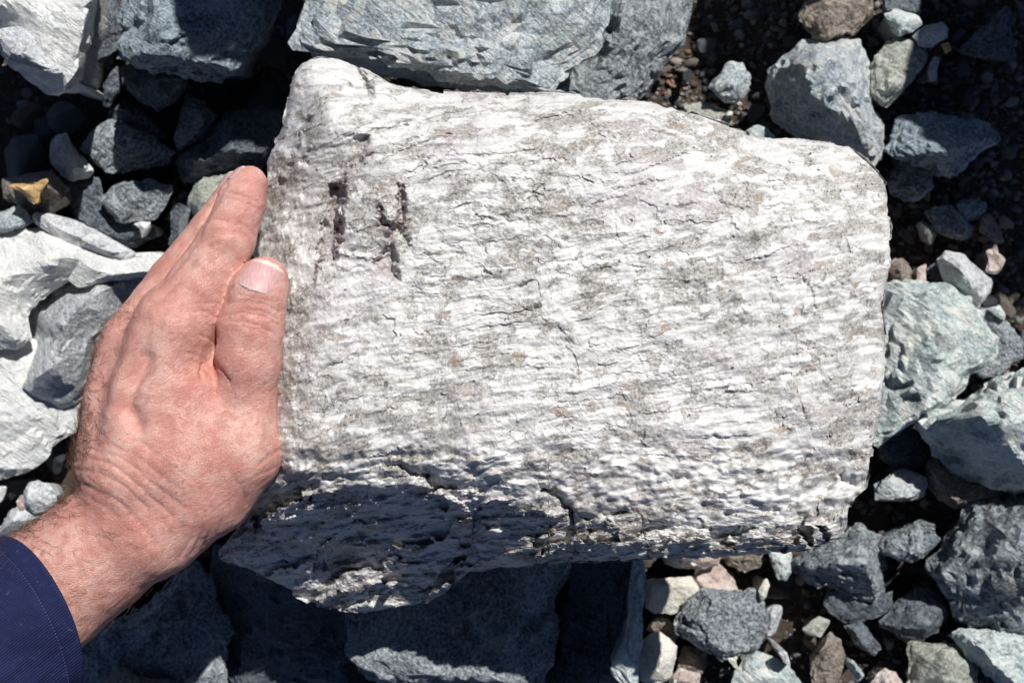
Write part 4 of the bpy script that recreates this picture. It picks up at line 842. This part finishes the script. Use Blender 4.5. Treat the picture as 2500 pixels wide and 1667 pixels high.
no = np.empty(nv * 3, np.float32); me.vertex_normals.foreach_get('vector', no); no = no.reshape(-1, 3)
hu, hv = to_px(co)
topm = smooth(-0.1, 0.35, no[:, 2])
disp = np.zeros(nv)
def groove(pts, depth_mm, sig, gate=topm):
    global disp
    a = np.array(pts); r_ = 3 * sig
    w = np.where((hu > a[:, 0].min() - r_) & (hu < a[:, 0].max() + r_) & (hv > a[:, 1].min() - r_) & (hv < a[:, 1].max() + r_) & (no[:, 2] > -0.2))[0]
    disp[w] -= gate[w] * depth_mm / 1000 * np.exp(-(seg_dist(hu[w], hv[w], pts, False) / sig) ** 2)
def ridge(pts, h_mm, sig): groove(pts, -h_mm, sig)
# tendons, knuckles, hollows
groove([(352,880),(318,940),(305,990),(335,1040)], 4.2, 25)
groove([(360,860),(330,930)], 0.8, 20)
ridge([(335,805),(308,880),(290,945),(268,1010)], 1.2, 20)
ridge([(420,800),(400,860)], 1.5, 45)
ridge([(400,900),(372,1000),(352,1100)], 1.0, 34)
groove([(260,860),(245,930),(240,1010)], 0.6, 16)
groove([(470,640),(420,700),(370,745)], 0.6, 14)
ridge([(545,585),(510,560)], 0.8, 26)
groove([(510,890),(545,930),(560,985)], 1.2, 22)
groove([(620,960),(600,1010)], 0.8, 26)
ridge([(640,1040),(600,1150)], 1.2, 60)
groove([(552,450),(532,488),(509,526),(486,576),(448,633),(413,675),(356,713),(325,748)], 0.9, 6)
# creases
for pts, dd, sg in [
    ([(500,888),(492,905),(494,922)], 0.9, 5), ([(500,888),(485,888),(470,880)], 0.35, 4), ([(505,880),(480,868),(455,862)], 0.3, 5), ([(505,895),(520,915),(526,940)], 0.5, 5), ([(512,880),(540,910),(556,935)], 0.4, 5), ([(526,840),(508,826),(490,820)], 0.35, 4),
    ([(533,776),(500,760),(470,762)], 0.25, 5), ([(540,745),(520,738),(497,742)], 0.2, 5),
    # thumb joint
    ([(556,742),(600,735),(650,745),(682,762)], 0.25, 5), ([(548,770),(600,763),(650,775),(680,795)], 0.45, 5), ([(545,783),(600,785),(640,800),(662,812)], 0.4, 5), ([(540,775),(560,778),(590,774)], 0.3, 4), ([(600,755),(640,760),(676,778)], 0.3, 4), ([(590,795),(625,806),(650,815)], 0.25, 4), ([(584,720),(620,727),(660,735)], 0.2, 4),
    # index joints
    ([(500,545),(520,536),(552,540)], 0.45, 5), ([(488,590),(520,572),(560,572)], 0.3, 6), ([(480,610),(505,598),(540,596)], 0.3, 5), ([(520,565),(560,560),(600,575)], 0.2, 5), ([(555,470),(590,478),(630,495)], 0.25, 5), ([(548,482),(590,492),(634,512)], 0.2, 5), ([(585,545),(610,560),(626,580)], 0.25, 5),
    # web and back of hand
    # wrist folds
    ([(205,1118),(250,1125),(300,1152),(360,1205),(420,1262)], 0.9, 6), ([(190,1145),(240,1155),(300,1185),(360,1240)], 0.7, 6), ([(230,1100),(290,1115),(350,1160),(410,1210),(450,1240)], 0.6, 6), ([(170,1178),(220,1190),(290,1225),(350,1285),(380,1330)], 0.8, 7), ([(260,1085),(330,1110),(390,1160),(440,1195)], 0.5, 6), ([(215,1215),(270,1245),(320,1300)], 0.4, 7), ([(300,1060),(360,1090),(420,1140),(470,1170)], 0.4, 6),
    ([(500,1250),(495,1300),(470,1350)], 0.35, 5), ([(520,1240),(518,1290),(500,1330)], 0.3, 5), ([(480,1260),(470,1310),(440,1360)], 0.3, 5), ([(545,1230),(545,1270),(530,1305)], 0.25, 5),
    ([(695,1090),(660,1110),(630,1135)], 0.3, 5), ([(690,1130),(655,1150),(620,1160)], 0.25, 5), ([(560,1150),(590,1190),(600,1230)], 0.2, 6)]:
    groove(pts, dd * (0.75 if pts[0][1] > 1040 and pts[0][0] < 320 else 1.6), sg)
# soft skin relief (only where a lens could reach)
vis = np.where((no[:, 2] > -0.3) & (hu > -120) & (hv < 1760))[0]
u_, v_, c_ = hu[vis], hv[vis], co[vis]
q = np.stack([(u_ * 0.77 - v_ * 0.63) / 100, (u_ * 0.63 + v_ * 0.77) / 100, 0 * u_], -1)
disp[vis] += 0.00045 * fbm(c_ * 70, 2) + 0.0001 * fbm(q * np.array([3, 14, 1]), 2) + 0.00009 * fbm(c_ * 700, 2)
wr = np.exp(-((u_ - 300) ** 2 / 160 ** 2 + (v_ - 1170) ** 2 / 110 ** 2))
q2 = np.stack([(u_ * 0.8 + v_ * 0.6) / 100, (-u_ * 0.6 + v_ * 0.8) / 100, 0 * u_], -1)
disp[vis] += 0.0003 * wr * fbm(q2 * np.array([2.0, 11, 1]), 2)
co = co + no * disp[:, None].astype(np.float32)
me.vertices.foreach_set('co', co.ravel()); me.update()
me.polygons.foreach_set('use_smooth', np.ones(len(me.polygons), bool))
person = bpy.data.objects.new('person', me); COL.objects.link(person)
tag(person, 'person gripping the white rock with the left hand, navy sleeve, bare wrist', 'person')

# nails
def sdf_at(P): return hand_sdf(P.astype(np.float32)[None])[0]
def nail_mat():
    t = NT('fingernail'); v = t.coord(rnd=False, rot=(0, 0, 0.12), scale=(9, 0.8, 3))
    f = t.noise(v, 160, 4, 0.6)
    col = t.ramp(f, [(0.3, (0.52, 0.27, 0.26)), (0.55, (0.58, 0.35, 0.34)), (0.75, (0.66, 0.46, 0.45))])
    at = t.n('Attribute', attribute_name='tip')
    col = t.mix(t.math('MULTIPLY', at.outputs['Fac'], 0.8), col, (0.76, 0.68, 0.60))
    t.b.inputs['Subsurface Weight'].default_value = 0.15; t.b.inputs['Subsurface Radius'].default_value = (0.9, 0.4, 0.3); t.b.inputs['Subsurface Scale'].default_value = 0.002
    return t.done(col, 0.42, t.bump(f, 0.5, 0.0004), 0.4)
NM = nail_mat()
def nail(center, axis, normal, length, half, label, rim_lift=0.0006):
    axis = axis / np.linalg.norm(axis); normal = normal - axis * (normal @ axis); normal /= np.linalg.norm(normal)
    side = np.cross(axis, normal)
    n1, n2 = 37, 33
    u = np.linspace(-1, 1, n1); w = np.linspace(-1, 1, n2)
    Ug, Wg = np.meshgrid(u, w, indexing='ij')
    # squircle outline: rounded square at the root, rounder at the tip
    pw = np.where(Ug > 0, 2.4, 3.4)
    half_at = np.clip(1 - np.abs(Ug) ** pw, 0, 1) ** (1 / pw)
    P = center + axis * (Ug * length / 2)[..., None] + side * (Wg * half_at * half)[..., None] + normal * 0.012
    P = P.reshape(-1, 3)
    for _ in range(26):
        P = P - normal * np.clip(sdf_at(P), -0.004, 0.004)[:, None] * 0.8
    hN = (P @ normal).reshape(n1, n2); i0, i1 = int(n1 * 0.12), int(n1 * 0.55)
    b_ = (hN[i1] - hN[i0]) / (u[i1] - u[i0]); a_ = hN[i1] - b_ * u[i1]
    hN2 = (a_[None] + b_[None] * Ug - 0.0004 * np.clip(Ug, 0, 1) ** 2) if rim_lift > 0.0005 else hN
    hN2 = np.maximum(hN2, hN)
    P = P + normal * (hN2 - hN).ravel()[:, None]
    edge = np.minimum(1 - np.abs(Wg), 1 - np.abs(Ug)).ravel()
    lift = rim_lift * smooth(0.0, 0.16, edge) + (0.0004 if rim_lift > 0.0005 else 0.0001) * smooth(0.0, 1.0, 1 - Wg.ravel() ** 2) * smooth(0, 0.2, edge) - 0.0002
    P = P + normal * lift[:, None]
    idx = np.arange(n1 * n2).reshape(n1, n2)
    F = np.stack([idx[:-1, :-1], idx[1:, :-1], idx[1:, 1:], idx[:-1, 1:]], -1).reshape(-1, 4)
    o = mesh_obj('fingernail', P, F, NM, parent=person)
    o['label'] = label
    o.data.attributes.new('tip', 'FLOAT', 'POINT').data.foreach_set('value', np.maximum(smooth(0.70, 0.80, Ug + 0.10 * Wg ** 2), 0.55 * smooth(-0.72, -0.86, Ug - 0.1 * Wg ** 2)).ravel().astype(np.float32))
    return o, side
tA = hp(645, 682, 10); tB = hp(613, 796, 12); ax = tA - tB
nail(hp(636, 674, 60), ax + np.array([0.0025, 0, 0]), np.array([-0.12, 0.06, 1.0]), 84 * HS, 48 * HS, 'broad ridged pink thumbnail')
iA = hp(610, 447, -26); iB = hp(590, 486, -20)
nail(hp(596, 432, -20), iA - iB, np.array([-0.80, 0.36, 0.42]), 50 * HS, 22 * HS, 'index fingernail seen edge on', 0.00045)
mA = hp(584, 456, -124); mB = hp(568, 500, -120)
nail(hp(574, 446, -110), mA - mB, np.array([-0.80, 0.36, 0.42]), 52 * HS, 28 * HS, 'middle fingernail seen behind the index finger', 0.00045)

# hairs on the arm and the back of the hand
hr = np.random.default_rng(21)
HP_, HF_ = [], []
vcount = 0
cand = np.where((no[:, 2] > -0.25) & (hv > 640) & (hu < 640))[0]
wgt = np.zeros(len(cand)); cu, cv = hu[cand], hv[cand]
dl = seg_dist(cu, cv, [(425,611),(319,744),(250,792),(234,850),(213,935),(202,1042),(175,1148),(149,1222),(64,1270),(0,1318)], False)
wgt = 0.25 + 5.0 * np.exp(-(dl / 38) ** 2) * (cv > 760)
wgt *= np.where(cv > 1000, 1.3, 0.7); wgt *= np.where(cu > 470, 0.25, 1.0); wgt[(cu > 430) & (cv < 900)] = 0
wgt[cv < 700] *= 0.3
pick = hr.choice(cand, 1900, p=wgt / wgt.sum())
for k in pick:
    p = co[k].astype(float); nn = no[k].astype(float)
    base = np.array([-0.75, 0.35, 0.1]) if hr.random() < 0.7 else hr.normal(size=3)
    tang = base - nn * (base @ nn); tang /= np.linalg.norm(tang) + 1e-9
    side = np.cross(nn, tang)
    L = hr.uniform(0.004, 0.0115) * (1.15 if hv[k] > 1000 else 0.9)
    lift = hr.uniform(0.15, 0.9); curl = hr.normal() * 0.9
    pts = []; ang = hr.normal() * 0.5
    q = p - nn * 0.0002
    for s_ in range(6):
        t = s_ / 5
        d = tang * math.cos(ang + curl * t) + side * math.sin(ang + curl * t) + nn * (lift * (1 - 1.1 * t))
        pts.append(q.copy()); q = q + d / np.linalg.norm(d) * L / 5
    rad = 0.00011 if hu[k] < 330 else 0.00008
    for j, c in enumerate(pts):
        rr = rad * (1 - 0.75 * j / 5)
        for a in range(3):
            HP_.append(c + side * rr * math.cos(a * 2.094) + nn * rr * math.sin(a * 2.094))
    for j in range(5):
        for a in range(3):
            b = (a + 1) % 3
            HF_.append((vcount + j * 3 + a, vcount + j * 3 + b, vcount + j * 3 + 3 + b, vcount + j * 3 + 3 + a))
    vcount += 18
hm = NT('arm hair').done((0.13, 0.065, 0.035), 0.4, None, 0.6)
o = mesh_obj('arm_hair', HP_, HF_, hm, parent=person); o['label'] = 'fine brown hairs on forearm and back of hand'; o['kind'] = 'stuff'

# sleeve
def fabric_mat():
    t = NT('navy cotton twill')
    v = t.coord(rnd=False, rot=(0, 0, 0.9)); w = t.n('TexWave'); w.inputs['Scale'].default_value = 240; w.inputs['Distortion'].default_value = 1.2; w.inputs['Detail'].default_value = 2
    t.l(v, w.inputs['Vector'])
    n1 = t.noise(t.coord(rnd=False), 420, 5, 0.7)
    h = t.math('ADD', w.outputs['Fac'], n1)
    col = t.mix(w.outputs['Fac'], (0.011, 0.015, 0.050), (0.021, 0.027, 0.088))
    col = t.mix(t.ramp(n1, [(0.55, 0.0), (0.8, 0.6)]), col, (0.06, 0.065, 0.16))
    col = t.mix(t.ramp(t.noise(t.coord(rnd=False), 260, 2, 0.5), [(0.70, 0.0), (0.73, 0.15)]), col, (0.22, 0.24, 0.34))
    t.b.inputs['Sheen Weight'].default_value = 0.0
    return t.done(col, 0.85, t.bump(h, 0.5, 0.0006), 0.15)
FM = fabric_mat()
SCX, SCY = 92.0, 1500.0
def sleeve_ring(s, grow, wob):
    nph = 160; ph = np.linspace(0, 2 * math.pi, nph, endpoint=False)
    fade = max(0.0, 1 - s / 500.0)
    X = SCX - 0.77 * s + np.cos(ph) * (97 + 0.02 * s) * grow + np.sin(ph) * 62 * fade
    Y = SCY + 0.63 * s + np.cos(ph) * (190 + 0.02 * s) * grow - np.sin(ph) * 46 * fade
    Zp = -118 + np.sin(ph) * 196 * grow - 0.02 * s
    Q = np.stack([np.cos(ph) * 1.6, np.sin(ph) * 1.6, np.full(nph, s / 130.0)], -1)
    bl = wob * (13 * fbm(Q, 3) + 3.5 * fbm(Q * 4, 2))
    X += np.cos(ph) * 0.45 * bl; Y += np.cos(ph) * 0.9 * bl; Zp += np.sin(ph) * bl
    zz = HZ + Zp * HS
    return U(X, Y, zz)
rings = [sleeve_ring(120, 0.93, 0), sleeve_ring(40, 0.945, 0), sleeve_ring(6, 0.955, 0.1), sleeve_ring(0, 0.975, 0.2), sleeve_ring(3, 1.0, 0.3)]
ss = [10, 20, 32, 40, 46, 50, 54, 60, 72, 90] + list(range(110, 900, 22))
for s_ in ss:
    g = 1.0 - 0.011 * math.exp(-((s_ - 50) / 5.0) ** 2)
    rings.append(sleeve_ring(s_, g, min(1, 0.3 + s_ / 120)))
R_ = np.array(rings); nr, nph = R_.shape[:2]
idx = np.arange(nr * nph).reshape(nr, nph); nx = np.roll(idx, -1, 1)
sleeve = mesh_obj('sleeve', R_.reshape(-1, 3), np.stack([idx[:-1], nx[:-1], nx[1:], idx[1:]], -1).reshape(-1, 4), FM, parent=person)
sleeve['label'] = 'navy blue cotton jacket sleeve with stitched cuff'
st_m = NT('navy thread').done((0.05, 0.055, 0.14), 0.9)
SV, SF = [], []
R50 = sleeve_ring(50, 1.0, 0.3 + 50 / 120); R53 = sleeve_ring(47, 1.0, 0.3 + 50 / 120)
for k in range(0, 160, 1):
    a, b = R50[k], R50[(k + 1) % 160]; a2 = a + (b - a) * 0.2; b2 = a + (b - a) * 0.75
    w_ = (R53[k] - R50[k]); w_ = w_ / np.linalg.norm(w_) * 0.00022
    nn_ = np.cross(b - a, w_); nn_ = nn_ / np.linalg.norm(nn_) * 0.0003
    if nn_[2] < 0: nn_ = -nn_
    base = len(SV)
    for q in (a2 - w_, a2 + w_, b2 + w_, b2 - w_): SV.append(q - nn_ * 0.5)
    for q in (a2 - w_, a2 + w_, b2 + w_, b2 - w_): SV.append(q + nn_ * 0.7)
    SF += [(base + 4, base + 5, base + 6, base + 7), (base, base + 4, base + 7, base + 3), (base + 1, base + 2, base + 6, base + 5), (base, base + 1, base + 5, base + 4), (base + 3, base + 7, base + 6, base + 2)]
st = mesh_obj('stitching', SV, SF, st_m, parent=None, shade=False); st.parent = sleeve
st['kind'] = 'stuff'
